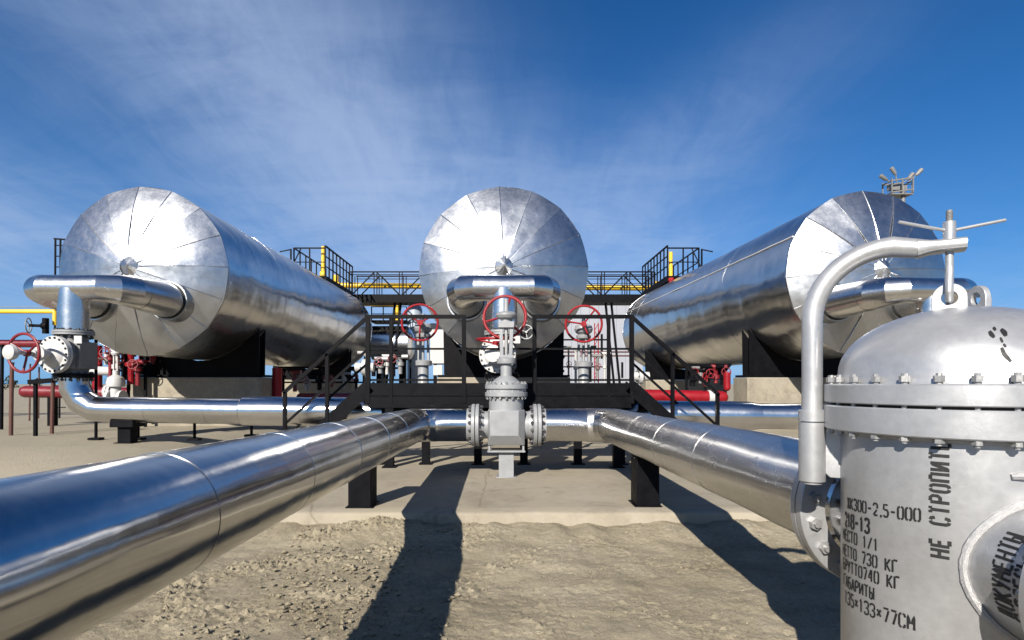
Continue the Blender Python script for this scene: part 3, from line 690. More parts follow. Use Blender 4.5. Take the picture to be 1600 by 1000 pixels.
# ------------------------------------------------------------------ access platform with two stairs
def make_platform():
    root = thing('access_platform', 'black steel platform with railings and a stair down each side behind the middle valve', 'platform', (0, 8.6, 0))
    S = 900/8.6
    def X(px): return (px-787)/S
    zt, zd, y1 = 2.255, 1.26, 0.46
    xl, xr = X(575), X(987)
    m = MB(); m.box(((xl+xr)/2, y1/2, zd-0.02), (xr-xl, y1, 0.03)); m.build('deck', 'black_steel', root)
    m = MB()
    for y in (0.0, y1): m.box(((xl+xr)/2, y, zd-0.09), (xr-xl+0.04, 0.03, 0.19)); m.box(((xl+xr)/2, y+0.02, zd-0.28), (xr-xl-0.02, 0.08, 0.17))
    for px in (575, 640, 725, 835, 920, 987): m.box((X(px), y1/2, zd-0.2), (0.05, y1, 0.1))
    m.build('deck_frame', 'black_steel', root)
    for px in (595, 608, 660, 745, 820, 908, 965, 978):
        for y in ((0.05,) if px in (608, 965) else (y1-0.06,)):
            m = MB(); m.box((X(px), y, (zd-0.3)/2), (0.12, 0.12, zd-0.32)); m.box((X(px), y, 0.01), (0.2, 0.2, 0.02)); m.build('leg', 'black_steel', root)
    for px in (575, 611, 725, 835, 951, 987):
        m = MB(); m.bar((X(px), 0, zd-0.3), (X(px), 0, zt), 0.062 if px not in (611, 951) else 0.05); m.build('post', 'black_steel', root)
    for p0, p1 in ((570, 728), (832, 990)):
        m = MB(); m.bar((X(p0), 0, zt), (X(p1), 0, zt), 0.055, 0.055); m.build('handrail', 'black_steel', root)
    m = MB(); m.bar((xl, 0, zt-0.48), (xr, 0, zt-0.48), 0.022, 0.03); m.build('mid_rail', 'black_steel', root)
    for p0, p1 in ((575, 725), (835, 987)):
        m = MB(); m.bar((X(p0), 0.01, zd+0.05), (X(p1), 0.01, zd+0.05), 0.02, 0.03); m.build('toe_rail', 'black_steel', root)
    # stairs: same mesh mirrored in its points
    for sg, xs, run in ((-1, xl, 1.40), (1, xr, 1.44)):
        slope = 0.905 if sg < 0 else 0.90
        def P(t, dz, y): return (xs+sg*t, y, zd+dz-t*slope)
        for y in (0.0, y1+0.12):
            m = MB(); m.bar(P(-0.02, -0.06, y), P(run, -0.06, y), 0.03, 0.20, (0, 0, 1)); m.build('stringer', 'black_steel', root)
        for k in range(6):
            t = 0.12+k*0.225; m = MB(); m.box((xs+sg*t, (y1+0.12)/2, zd-t*slope-0.03), (0.24, y1+0.09, 0.03)); m.build('tread', 'black_steel', root)
        # front handrail, mid rail and posts
        m = MB(); m.bar(P(0, zt-zd, 0), P(run-0.14, zt-zd, 0), 0.05, 0.05); m.build('handrail', 'black_steel', root)
        m = MB(); m.bar(P(0, zt-zd-0.48, 0), P(run-0.14, zt-zd-0.48, 0), 0.028, 0.035); m.build('mid_rail', 'black_steel', root)
        for t in (0.61, run-0.16):
            m = MB(); m.bar(P(t, -0.08, 0), P(t, zt-zd, 0), 0.05, 0.05); m.build('post', 'black_steel', root)
        yb = y1+0.12
        m = MB(); m.bar(P(0.1, 0.45, yb), P(run, 0.45, yb), 0.03, 0.035); m.build('mid_rail', 'black_steel', root)
make_platform()

# ------------------------------------------------------------------ stencil writing
H0 = [(0.40, 1), (0.14, 0.96), (0, 0.82), (0, 0.18), (0.14, 0.04), (0.40, 0)]
def mir(s): return [(1-x, y) for x, y in s]
GL = {
 'О': [H0, mir(H0)], '0': [H0, mir(H0)],
 '1': [[(0.2, 0.8), (0.5, 1), (0.5, 0)]], '/': [[(0.05, 0), (0.95, 1)]], '-': [[(0.1, 0.48), (0.9, 0.48)]], ',': [[(0.4, 0.1), (0.25, -0.12)]],
 '2': [[(0, 0.78), (0.12, 0.96), (0.5, 1), (0.88, 0.94), (1, 0.76), (0.9, 0.58)], [(0.82, 0.46), (0.05, 0.02)], [(0.2, 0), (1, 0)]],
 '3': [[(0, 0.84), (0.15, 0.97), (0.5, 1), (0.9, 0.94), (0.98, 0.76), (0.88, 0.6)], [(0.4, 0.52), (0.85, 0.48), (1, 0.3), (0.95, 0.1), (0.55, 0), (0.15, 0.03), (0, 0.18)]],
 '4': [[(0.65, 1), (0, 0.32), (0.5, 0.32)], [(0.75, 1), (0.75, 0)]],
 '5': [[(0.9, 1), (0.1, 1), (0.05, 0.58)], [(0.2, 0.58), (0.75, 0.58), (0.98, 0.42), (0.98, 0.18), (0.8, 0.02), (0.3, 0), (0.02, 0.12)]],
 '7': [[(0, 1), (0.95, 1)], [(0.95, 0.88), (0.4, 0)]],
 '8': [[(0.42, 1), (0.1, 0.94), (0.06, 0.72), (0.2, 0.56), (0, 0.38), (0, 0.14), (0.14, 0.02), (0.42, 0)], mir([(0.42, 1), (0.1, 0.94), (0.06, 0.72), (0.2, 0.56), (0, 0.38), (0, 0.14), (0.14, 0.02), (0.42, 0)])],
 'х': [[(0.15, 0.25), (0.85, 0.75)], [(0.15, 0.75), (0.85, 0.25)]],
 'К': [[(0, 1), (0, 0)], [(0.22, 0.5), (0.95, 1)], [(0.3, 0.45), (0.98, 0)]],
 'Ж': [[(0.5, 1), (0.5, 0)], [(0.02, 1), (0.36, 0.5), (0, 0)], [(0.98, 1), (0.64, 0.5), (1, 0)]],
 'Д': [[(0.15, 0.15), (0.3, 1), (0.82, 1), (0.82, 0.15)], [(0, -0.12), (0, 0.06), (1, 0.06), (1, -0.12)]],
 'Г': [[(0, 1), (0, 0)], [(0.18, 1), (0.95, 1)]],
 'М': [[(0, 0), (0, 1), (0.42, 0.4)], [(0.58, 0.4), (1, 1), (1, 0)]],
 'С': [[(0.40, 1), (0.14, 0.96), (0, 0.82), (0, 0.18), (0.14, 0.04), (0.40, 0)], [(0.58, 1), (0.86, 0.96), (0.98, 0.76)], [(0.58, 0), (0.86, 0.04), (0.98, 0.24)]],
 'Т': [[(0, 1), (0.36, 1)], [(0.64, 1), (1, 1)], [(0.5, 1), (0.5, 0)]],
 'Е': [[(0, 1), (0, 0)], [(0.18, 1), (0.95, 1)], [(0.18, 0.52), (0.8, 0.52)], [(0.18, 0), (0.95, 0)]],
 'Н': [[(0, 1), (0, 0)], [(1, 1), (1, 0)], [(0.18, 0.52), (0.82, 0.52)]],
 'Р': [[(0, 1), (0, 0)], [(0.18, 1), (0.7, 1), (0.98, 0.88), (0.98, 0.62), (0.7, 0.48), (0.18, 0.48)]],
 'П': [[(0, 1), (0, 0)], [(0.16, 1), (0.84, 1)], [(1, 1), (1, 0)]],
 'И': [[(0, 1), (0, 0)], [(1, 1), (1, 0)], [(0.14, 0.08), (0.86, 0.92)]],
 'Ь': [[(0, 1), (0, 0)], [(0.18, 0.52), (0.7, 0.52), (0.98, 0.4), (0.98, 0.14), (0.7, 0), (0.18, 0)]],
 'Ы': [[(0, 1), (0, 0)], [(0.12, 0.52), (0.5, 0.52), (0.68, 0.4), (0.68, 0.14), (0.5, 0), (0.12, 0)], [(1, 1), (1, 0)]],
 'А': [[(0, 0), (0.46, 1)], [(0.54, 1), (1, 0)], [(0.3, 0.34), (0.7, 0.34)]],
 'Б': [[(0, 1), (0, 0)], [(0.18, 1), (0.9, 1)], [(0.18, 0.55), (0.7, 0.55), (0.98, 0.42), (0.98, 0.14), (0.7, 0), (0.18, 0)]],
 'У': [[(0, 1), (0.48, 0.42)], [(1, 1), (0.3, 0)]],
 'З': [[(0, 0.84), (0.15, 0.97), (0.5, 1), (0.9, 0.94), (0.98, 0.76), (0.88, 0.6)], [(0.4, 0.52), (0.85, 0.48), (1, 0.3), (0.95, 0.1), (0.55, 0), (0.15, 0.03), (0, 0.18)]],
}
def stroke(m, pts, wd, surf):
    """a painted stroke in surface coordinates (metres), laid on the surface by surf(u, v)"""
    fine = []
    for (x0, y0), (x1, y1) in zip(pts, pts[1:]):
        k = max(1, int(math.hypot(x1-x0, y1-y0)/0.008))
        fine += [(x0+(x1-x0)*i/k, y0+(y1-y0)*i/k) for i in range(k)]
    fine.append(pts[-1]); L, Rr = [], []
    for i, (x, y) in enumerate(fine):
        ax, ay = fine[max(0, i-1)]; bx, by = fine[min(len(fine)-1, i+1)]
        dx, dy = bx-ax, by-ay; l = math.hypot(dx, dy) or 1; nx_, ny_ = -dy/l*wd/2, dx/l*wd/2
        jit = 1+0.12*noise.noise(Vector((x*300, y*300, 0)))
        L.append(surf(x+nx_*jit, y+ny_*jit)); Rr.append(surf(x-nx_*jit, y-ny_*jit))
    n = len(fine); m.add(L+Rr, [(i, i+1, n+i+1, n+i) for i in range(n-1)], True)
def write(m, text, h, w, pitch, wd, surf, start=0.0, v0=0.0):
    u = start
    for ch in text:
        for s in GL.get(ch, []): stroke(m, [(u+x*w, v0+y*h) for x, y in s], wd, surf)
        u += pitch*(0.6 if ch in ',' else 1)
    return u

# ------------------------------------------------------------------ filter vessel
def make_vessel():
    VX, VYc, BR, FR = 1.46, 1.835, 0.334, 0.385
    root = thing('filter_vessel', 'big grey flanged filter vessel with domed lid and black Cyrillic stencils', 'filter vessel', (VX, VYc, -0.18))
    zo = 0.18
    m = MB(); m.lathe([(0.02, 0.12), (0.18, 0.15), (0.29, 0.23), (BR, 0.36), (BR, 1.07), (BR, 1.105)], (0, 0, zo), n=96, c1=False); m.build('body', 'silver_paint', root)
    m = MB()
    for k in range(3):
        a = R(90+120*k); m.bar((0.27*math.cos(a), 0.27*math.sin(a), -0.02), (0.27*math.cos(a), 0.27*math.sin(a), 0.42), 0.08, 0.08); m.box((0.27*math.cos(a), 0.27*math.sin(a), 0.01), (0.16, 0.16, 0.02))
    m.build('leg', 'silver_paint', root)
    # weld under the body flange
    m = MB(); pts = []
    m.torus((0, 0, 1.096+zo), (0, 0, 1), BR+0.004, 0.011, 96, 8); m.build('weld_bead', 'weld_metal', root)
    m = MB(); m.lathe([(BR, 1.098), (FR-0.004, 1.100), (FR, 1.104), (FR, 1.176), (FR-0.003, 1.180), (0.30, 1.181)], (0, 0, zo), n=96); fl = m.build('body_flange', 'silver_paint', root, 28)
    m = MB(); m.lathe([(0.362, 1.18), (0.362, 1.189)], (0, 0, zo), n=96); m.build('gasket', 'black_gasket', root)
    m = MB(); m.lathe([(0.30, 1.188), (FR-0.003, 1.189), (FR, 1.192), (FR, 1.246), (FR-0.005, 1.250), (0.352, 1.2502)], (0, 0, zo), n=96); lf = m.build('lid_flange', 'silver_paint', root, 28)
    bolts(lf, (0, 0, 1.180+zo), (0, 0, 1), 0.366, 28, 0.0138, 0.200, 'bolt_steel', 0.09)
    prof = [(0.352, 1.249), (0.352, 1.262), (0.347, 1.270), (0.343, 1.285)]
    for i in range(1, 15):
        a = R(90*i/14); prof.append((0.343*math.cos(a), 1.285+0.208*math.sin(a)))
    m = MB(); m.lathe(prof, (0, 0, zo), n=96, c0=False); m.build('lid_dome', 'silver_paint', root)
    def dome(x, y):
        r2 = min(0.999, (x*x+y*y)/0.343**2); return 1.285+0.208*math.sqrt(1-r2)+zo
    # lugs on the dome
    def lug(x, y, rz, nm, w=0.046, h=0.085, hole=0.022):
        m = MB(); N = 24; t = 0.009; z0 = dome(x, y)-0.02; cz = h-w; outer, inner = [], []
        for i in range(N):
            a = 2*math.pi*i/N; ca, sa = math.cos(a), math.sin(a)
            if sa >= 0: outer.append((w*ca, cz+w*sa))
            else:
                k = min(1/abs(ca) if abs(ca) > 1e-6 else 9, (cz/ w)/abs(sa)); outer.append((w*ca*k, cz+w*sa*k))
            inner.append((hole*ca, cz+hole*sa))
        vs = []
        for yy in (-t, t): vs += [(p[0], yy, p[1]) for p in outer]+[(p[0], yy, p[1]) for p in inner]
        fs = []
        for i in range(N):
            j = (i+1) % N
            fs += [(i, j, N+j, N+i), (2*N+i, 3*N+i, 3*N+j, 2*N+j), (i, 2*N+i, 2*N+j, j), (N+i, N+j, 3*N+j, 3*N+i)]
        m.xf = Matrix.Translation((x, y, z0)) @ Matrix.Rotation(rz, 4, 'Z'); m.add(vs, fs, False)
        m.build('lifting_lug', 'silver_paint', root, 30, 0.002)
        return Vector((x, y, z0+cz))
    hk = lug(-0.04, 0.0, R(-37), 'lug', 0.046, 0.098, 0.021); lug(0.085, 0.04, R(-94), 'lug', 0.043, 0.105, 0.02)
    m = MB(); zt = dome(0.13, 0.05); m.tube([(0.13, 0.05, zt-0.01), (0.13, 0.05, zt+0.055), (0.118, 0.05, zt+0.062), (0.085, 0.04, zt+0.062)], 0.006, 10); m.build('lid_handle', 'silver_paint', root)
    # davit
    dx, dy = 1.087-VX, 2.03-VYc; rr = 0.0335
    m = MB(); m.lathe([(0.034, 0.905), (0.043, 0.91), (0.043, 1.115), (0.034, 1.116), (0.034, 1.119), (0.044, 1.12), (0.044, 1.158), (0.036, 1.16)], (dx, dy, zo), n=28); m.build('davit_sleeve', 'silver_paint', root)
    ARM = 1.705; end = Vector((-0.04, 0.0, 1.69+zo)); d = Vector((end.x-dx, end.y-dy, 0)).normalized(); Rb = 0.235
    pts = [Vector((dx, dy, 0.90+zo)), Vector((dx, dy, 1.2+zo)), Vector((dx, dy, ARM-Rb+zo-0.01))]
    for k in range(13):
        a = R(90*k/12); pts.append(Vector((dx, dy, ARM+zo-Rb))+d*(Rb-Rb*math.cos(a))+Vector((0, 0, Rb*math.sin(a))))
    pts.append(end-d*0.075); radii = [rr]*(len(pts)-1)+[rr*0.92]
    m = MB(); m.tube(pts, radii, 28, 0.0006, 20); m.build('davit_arm', 'silver_paint', root)
    m = MB(); u = Vector((-d.y, d.x, 0)); prev = None; rg = []
    for f, a, b in ((-0.085, 0.031, 0.031), (-0.05, 0.036, 0.022), (-0.03, 0.040, 0.0205), (0.04, 0.040, 0.0205)):
        c = end+d*f; rg.append([c+u*(a*math.copysign(abs(math.cos(t))**0.6, math.cos(t)))+Vector((0, 0, b*math.copysign(abs(math.sin(t))**0.6, math.sin(t)))) for t in [2*math.pi*i/24 for i in range(24)]])
    m.rings(rg); m.build('davit_eye', 'silver_paint', root)
    c = Vector((end.x, end.y, 0))
    m = MB(); m.lathe([(0.0115, -0.02), (0.0115, 0.17)], (c.x, c.y, 1.56+zo), n=16)
    vw = Vector((-0.62, -0.78, 0)); m.tube([Vector((c.x, c.y, 1.56+zo)), hk+vw*0.012+Vector((0, 0, 0.075)), hk+vw*0.026+Vector((0, 0, 0.045)), hk+vw*0.030+Vector((0, 0, 0.018)), hk+vw*0.018+Vector((0, 0, -0.004)), hk+Vector((0, 0, -0.0085)), hk-vw*0.022+Vector((0, 0, 0.004)), hk-vw*0.030+Vector((0, 0, 0.03))], [0.0115]*8, 12)
    m.build('lifting_screw', 'silver_paint', root)
    m = MB(); m.lathe([(0.0085, 1.752), (0.0085, 1.802), (0.007, 1.804)], (c.x, c.y, zo), n=14)
    for k in range(9): m.lathe([(0.0085, 1.758+k*0.0045), (0.0097, 1.760+k*0.0045), (0.0085, 1.762+k*0.0045)], (c.x, c.y, zo), n=14)
    m.build('screw_thread', 'lamp_grey', root)
    m = MB(); m.lathe([(0.012, 1.709), (0.0175, 1.710), (0.0175, 1.766), (0.012, 1.768)], (c.x, c.y, zo), n=20); m.build('screw_nut', 'silver_paint', root)
    m = MB(); m.tube([Vector((c.x, c.y, 1.737+zo)), Vector((c.x-0.148, c.y+0.02, 1.772+zo))], 0.0052, 10); m.tube([Vector((c.x, c.y, 1.737+zo)), Vector((c.x+0.152, c.y-0.03, 1.764+zo))], 0.0052, 10); m.build('turning_handle', 'silver_paint', root)
    # bracket between sleeve and body
    m = MB(); q = Vector((-dx, -dy, 0)).normalized(); side = Vector((-q.y, q.x, 0)); b0 = Vector((dx, dy, zo))+q*0.035
    prof = [(0.0, 1.095), (0.03, 1.095), (0.085, 1.045), (0.085, 0.925), (0.02, 0.925), (0.0, 0.945)]
    vs = [b0+q*a+side*s_*0.007+Vector((0, 0, z)) for s_ in (-1, 1) for a, z in prof]; n = len(prof)
    m.add(vs, [tuple(range(n)), tuple(range(2*n-1, n-1, -1))]+[(i, i+n, (i+1) % n+n, (i+1) % n) for i in range(n)], False); m.build('davit_bracket', 'silver_paint', root, 30, 0.002)
    # outlet nozzle and flange to the pipeline (+y)
    nz = NZ-0.0+zo; y0 = BR*0.7; yF = FLY-VYc
    m = MB(); m.lathe([(0.20, y0), (0.20, yF-0.055), (0.215, yF-0.04)], (0, 0, nz), (0, 1, 0), 48); m.build('outlet_nozzle', 'pipe_metal', root)
    m = MB(); m.lathe([(0.19, yF-0.045), (0.302, yF-0.044), (0.305, yF-0.041), (0.305, yF-0.004), (0.285, yF-0.003), (0.285, yF+0.003), (0.305, yF+0.004), (0.305, yF+0.04), (0.2, yF+0.041)], (0, 0, nz), (0, 1, 0), 72)
    f = m.build('outlet_flange', 'silver_paint', root, 28); bolts(f, (0, yF, nz), (0, 1, 0), 0.258, 16, 0.0235, 0.155, 'bolt_steel', R(11))
    # inlet nozzle towards the camera (-y)
    NR = 0.20
    m = MB(); m.lathe([(NR, 0.15), (NR, 0.49)], (0, 0, nz-0.01), (0, -1, 0), 64); m.build('inlet_nozzle', 'silver_paint', root)
    m = MB(); m.lathe([(NR, 0.47), (0.21, 0.488), (0.258, 0.490), (0.262, 0.494), (0.262, 0.532), (0.1, 0.535)], (0, 0, nz-0.01), (0, -1, 0), 64); f = m.build('inlet_flange', 'silver_paint', root); bolts(f, (0, -0.512, nz-0.01), (0, 1, 0), 0.232, 16, 0.018, 0.10)
    m = MB(); wp = []
    for i in range(73):
        a = 2*math.pi*i/72; rw = NR+0.006; x = rw*math.cos(a); wp.append((x, -math.sqrt(BR*BR-x*x)-0.002, nz-0.01+rw*math.sin(a)))
    rad = [0.0125+0.003*noise.noise(Vector((i*0.9, 0, 0))) for i in range(73)]
    m.tube(wp, rad, 8); m.build('weld_bead', 'weld_metal', root)
    m = MB(); ea = math.atan2(-VX, -VYc)-R(21); m.tube([(math.sin(ea+q)*(BR+0.004), math.cos(ea+q)*(BR+0.004), 1.005+zo+dz_) for q, dz_ in ((0.06, 0), (0.0, 0.004), (-0.12, -0.002), (-0.2, 0.001))], [0.008, 0.012, 0.011, 0.007], 8); m.build('earth_lug', 'weld_metal', root)
    # writing. alpha is measured to the left from the direction that faces the camera
    face = math.atan2(-VX, -VYc)
    def onbody(al0, z0, tilt=0.0):
        def f(u, v):
            a = al0-u/BR; ang = face+a   # atan2(x, y) convention
            return Vector((math.sin(ang)*(BR+0.0012), math.cos(ang)*(BR+0.0012), z0+v+tilt*u+zo))
        return f
    def left_line(text, al_end, z0, h=0.036, w=0.0145, p=0.0215, wd=0.006, tilt=0.06, nm='stencil_text'):
        L = 0
        for ch in text: L += p*(0.6 if ch == ',' else 1)
        u = 0.0
        for word in text.split(' '):
            m = MB(); u = write(m, word, h, w, p, wd, onbody(R(al_end)+L/BR, z0, tilt), u)+p; m.build(nm, 'stencil_ink', root)
    left_line('ЖК300-2,5-000', 15.0, 0.842)
    left_line('218-13', 41.0, 0.780, 0.044, 0.017, 0.0235, 0.009)
    left_line('МЕСТО 1/1', 35.5, 0.731)
    left_line('НЕТТО 730 КГ', 25.0, 0.679)
    left_line('БРУТТО740 КГ', 24.0, 0.632)
    left_line('ГАБАРИТЫ', 38.0, 0.580)
    left_line('135х133х77СМ', 17.5, 0.526, 0.040, 0.0165, 0.0232, 0.0062)
    m = MB(); base = onbody(R(4.6), 0.0)
    def vert(u, v): return base(-v, u)
    u = write(m, 'НЕ', 0.043, 0.018, 0.0303, 0.0088, vert, 0.768, 0.0); m.build('stencil_text', 'stencil_ink', root); m = MB(); write(m, 'СТРОПИТЬ', 0.043, 0.018, 0.0303, 0.0088, vert, u+0.0303, 0.0); m.build('stencil_text', 'stencil_ink', root)
    def onnoz(u, v):
        a = math.pi+0.46-u/(NR+0.0012); rr_ = NR+0.0012
        return Vector((rr_*math.cos(a), v, nz-0.01+rr_*math.sin(a)))
    m = MB(); write(m, 'ДОКУМЕНТЫ', 0.052, 0.0165, 0.0252, 0.0075, onnoz, 0.0, -0.402); m.build('stencil_text', 'stencil_ink', root); m = MB(); write(m, 'ЗДЕСЬ', 0.040, 0.0165, 0.0252, 0.0075, onnoz, 0.045, -0.452); m.build('stencil_text', 'stencil_ink', root)
    # painted sling mark on the dome
    def ondome(u, v):
        # u, v: metres right and up on the front right of the lid, around the point that faces the photographer's side
        d = Vector(((u-787)/900, 1, (600-v)/900)); o = Vector((-VX, -VYc, EYE-1.285)); k = Vector((1/0.344, 1/0.344, 1/0.209))
        a_ = sum((d[i]*k[i])**2 for i in range(3)); b_ = sum(d[i]*o[i]*k[i]**2 for i in range(3)); c_ = sum((o[i]*k[i])**2 for i in range(3))-1
        t = (-b_-math.sqrt(max(0, b_*b_-a_*c_)))/a_; p = o+d*t; return Vector((p.x, p.y, p.z+1.285+zo))
    m = MB()
    for s, wd in (([(1546, 517), (1549, 522), (1554, 527)], 7), ([(1564, 514), (1570, 520), (1572, 525)], 8), ([(1552, 511), (1556, 516)], 5), ([(1563, 527), (1567, 535)], 4), ([(1568, 537), (1572, 542)], 4), ([(1565, 543), (1569, 553), (1580, 565)], 7)):
        f = [(x0+(x1-x0)*i/6, y0+(y1-y0)*i/6) for (x0, y0), (x1, y1) in zip(s, s[1:]) for i in range(6)]+[s[-1]]; n = len(f); L, Q = [], []
        for i, (x, y) in enumerate(f):
            (ax, ay), (bx, by) = f[max(0, i-1)], f[min(n-1, i+1)]; l = math.hypot(bx-ax, by-ay); h = wd/2*(0.55+0.45*math.sin(math.pi*(i+0.6)/n))
            L.append(ondome(x-(by-ay)/l*h, y+(bx-ax)/l*h)); Q.append(ondome(x+(by-ay)/l*h, y-(bx-ax)/l*h))
        m.add(L+Q, [(i, i+1, n+i+1, n+i) for i in range(n-1)], True)
    m.build('sling_mark', 'stencil_ink', root)
make_vessel()

# ------------------------------------------------------------------ background: walkways on and behind the tanks
def railing(m, p, q, h, n, r=0.02, rails=(0.5, 1.0), thick=0.03):
    p, q = Vector(p), Vector(q)
    for i in range(n+1):
        a = p+(q-p)*i/n; m.bar(a, a+Vector((0, 0, h)), r*1.4, r*1.4)
    for f in rails: m.bar(p+Vector((0, 0, h*f)), q+Vector((0, 0, h*f)), thick if f == 1 else r, thick if f == 1 else r)
def make_bridge():
    Y = 24.4; root = thing('walkway_bridge', 'black steel walkway bridge with truss railings crossing behind the middle tank', 'walkway', (0, Y, 0))
    x0, x1 = -6.5, 6.35; m = MB(); m.box(((x0+x1)/2, 0.5, 4.88), (x1-x0, 1.0, 0.34)); m.build('deck', 'black_steel', root)
    for y in (0.0, 1.0):
        m = MB(); m.bar((x0, y, 6.0), (x1, y, 6.0), 0.05); m.bar((x0, y, 5.88), (x1, y, 5.88), 0.03); m.bar((x0, y, 5.5), (x1, y, 5.5), 0.02)
        n = 12; st = (x1-x0)/n
        for i in range(n+1):
            x = x0+i*st; m.bar((x-0.06, y, 5.02), (x-0.06, y, 6.0), 0.035); m.bar((x+0.06, y, 5.02), (x+0.06, y, 6.0), 0.035)
            if i < n:
                a, b = (5.04, 5.96) if i % 2 == 0 else (5.96, 5.04)
                m.bar((x+0.08, y, a), (x+st-0.08, y, b), 0.045)
        m.build('truss_railing', 'black_steel', root)
    for x in (-5.2, -4.95, 4.9, 5.15):
        m = MB(); m.bar((x, 0.5, 0.0), (x+(0.5 if x < 0 else -0.5), 0.5, 4.75), 0.09); m.build('leg', 'black_steel', root)
make_bridge()
def tank_top(xc, sg, lab):
    root = thing('tank_walkway', lab, 'walkway', (xc, 20.6, 5.06), 0, 'railed walkways on top of the tanks')
    w = 0.56; L = 3.7; m = MB(); m.box((0, L/2, 0.03), (2*w, L, 0.06)); m.box((sg*w, L/2, -0.05), (0.06, L, 0.22)); m.build('deck', 'black_steel', root)
    m = MB(); railing(m, (sg*w, 0, 0.05), (sg*w, L, 0.05), 1.08, 8, 0.032, (0.33, 0.66, 1.0), 0.05); m.build('railing', 'black_steel', root)
    m = MB(); railing(m, (-sg*w, 0, 0.05), (-sg*w, L, 0.05), 1.0, 6, 0.03, (0.5, 1.0), 0.04); m.build('railing', 'black_steel', root)
    m = MB(); railing(m, (-w, 0, 0.05), (w, 0, 0.05), 1.0, 2, 0.03, (0.5, 1.0), 0.045); m.build('railing', 'black_steel', root)
    m = MB(); m.bar((-sg*w, -0.25, 0.3), (-sg*w*0.5, -0.1, 1.0), 0.04); m.bar((-sg*w, -0.3, 0.2), (-sg*w, -0.3, 0.95), 0.05); m.bar((-sg*w*1.7, -0.3, 0.85), (-sg*w, -0.3, 0.93), 0.035); m.build('ladder_head', 'black_steel', root)
tank_top(-6.94, 1, 'black railed walkway on the tank top beside the orange relief valve')
tank_top(6.42, -1, 'black railed walkway on the tank top beside the red relief valve')
def relief(px, py0, py1, d, lab, wm):
    b = at(px, py1, d); t = at(px, py0, d); root = thing('relief_pipe', lab, 'pipe', b)
    m = MB(); m.cyl((0, 0, 0), (0, 0, t.z-b.z), 0.07, 0.07, 12); m.build('riser', 'yellow_paint', root)
    m = MB(); m.lathe([(0.05, -0.10), (0.11, -0.07), (0.11, 0.02), (0.05, 0.06)], (0, -0.04, 0), (0, -1, 0), 16); m.build('valve_body', wm, root)
    m = MB(); m.lathe([(0.08, -0.3), (0.07, 0)], (0, 0, -0.05), n=12); m.build('valve_foot', wm, root)
relief(505, 385, 428, 20.9, 'yellow vent pipe with orange valve on the tank whose walkway is nearest the ladder side', 'yellow_paint')
relief(1048, 394, 436, 20.7, 'yellow vent pipe with a red valve on the tank by the floodlight mast', 'red_paint')
def ypipe(pts, r, lab, mat='yellow_paint', nm='overhead_pipe'):
    pts = [Vector(p) for p in pts]; o = MB(); o.tube(pts, r, 14)
    return solo(o.build(nm, mat), lab, 'pipe', None)
ypipe([at(525, 430, 26), at(525, 444, 26), at(530, 446, 26), at(1025, 450, 26), at(1027, 446, 26), at(1027, 440, 26)], 0.125, 'long yellow pipe running level behind the bridge railings')
ypipe([at(545, 474, 27), at(617, 475, 27), at(621, 478, 27), at(621, 505, 27)], 0.125, 'short yellow pipe just below the bridge, bending down at one end')
ypipe([at(930, 473, 27), at(1010, 471, 27)], 0.07, 'dull yellow pipe tucked under the bridge deck by the pale building')
ypipe([Vector((-30, 14, at(0, 486.5, 14).z)), at(-40, 486.5, 14), at(84, 486.5, 14), at(86, 489, 14), at(86, 508, 14)], 0.052, 'yellow pipe beside the tall silver drop pipe, bending down to a small black valve')
ypipe([Vector((-30, 15.5, at(0, 479, 15.5).z)), at(-40, 479, 15.5), at(88, 480, 15.5)], 0.010, 'thin pale line above the level yellow pipe', 'lamp_grey', 'cable')
small_valve(at(64, 509, 13.8), 'black valve with grey handwheel under the yellow pipe end', 'lamp_grey', 'black_steel', (-0.95, -0.35, 0), 1.15)
def make_ladder():
    d = 16.0; b = at(90, 650, d); b.z = gz(b.x, d); root = thing('ladder', 'black ladder head rising behind the forked header pipe beside the tank', 'ladder', b)
    h = at(90, 373, d).z-b.z; m = MB()
    for x in (-0.09, 0.05): m.bar((x, 0, 0), (x+0.03, 0, h), 0.035)
    m.build('side_rail', 'black_steel', root); m = MB(); k = 0.3
    while k < h: m.bar((-0.09, 0, k), (0.22, 0, k), 0.025); k += 0.3
    m.bar((-0.1, 0, h), (0.3, 0, h-0.03), 0.04); m.build('rungs', 'black_steel', root)
make_ladder()
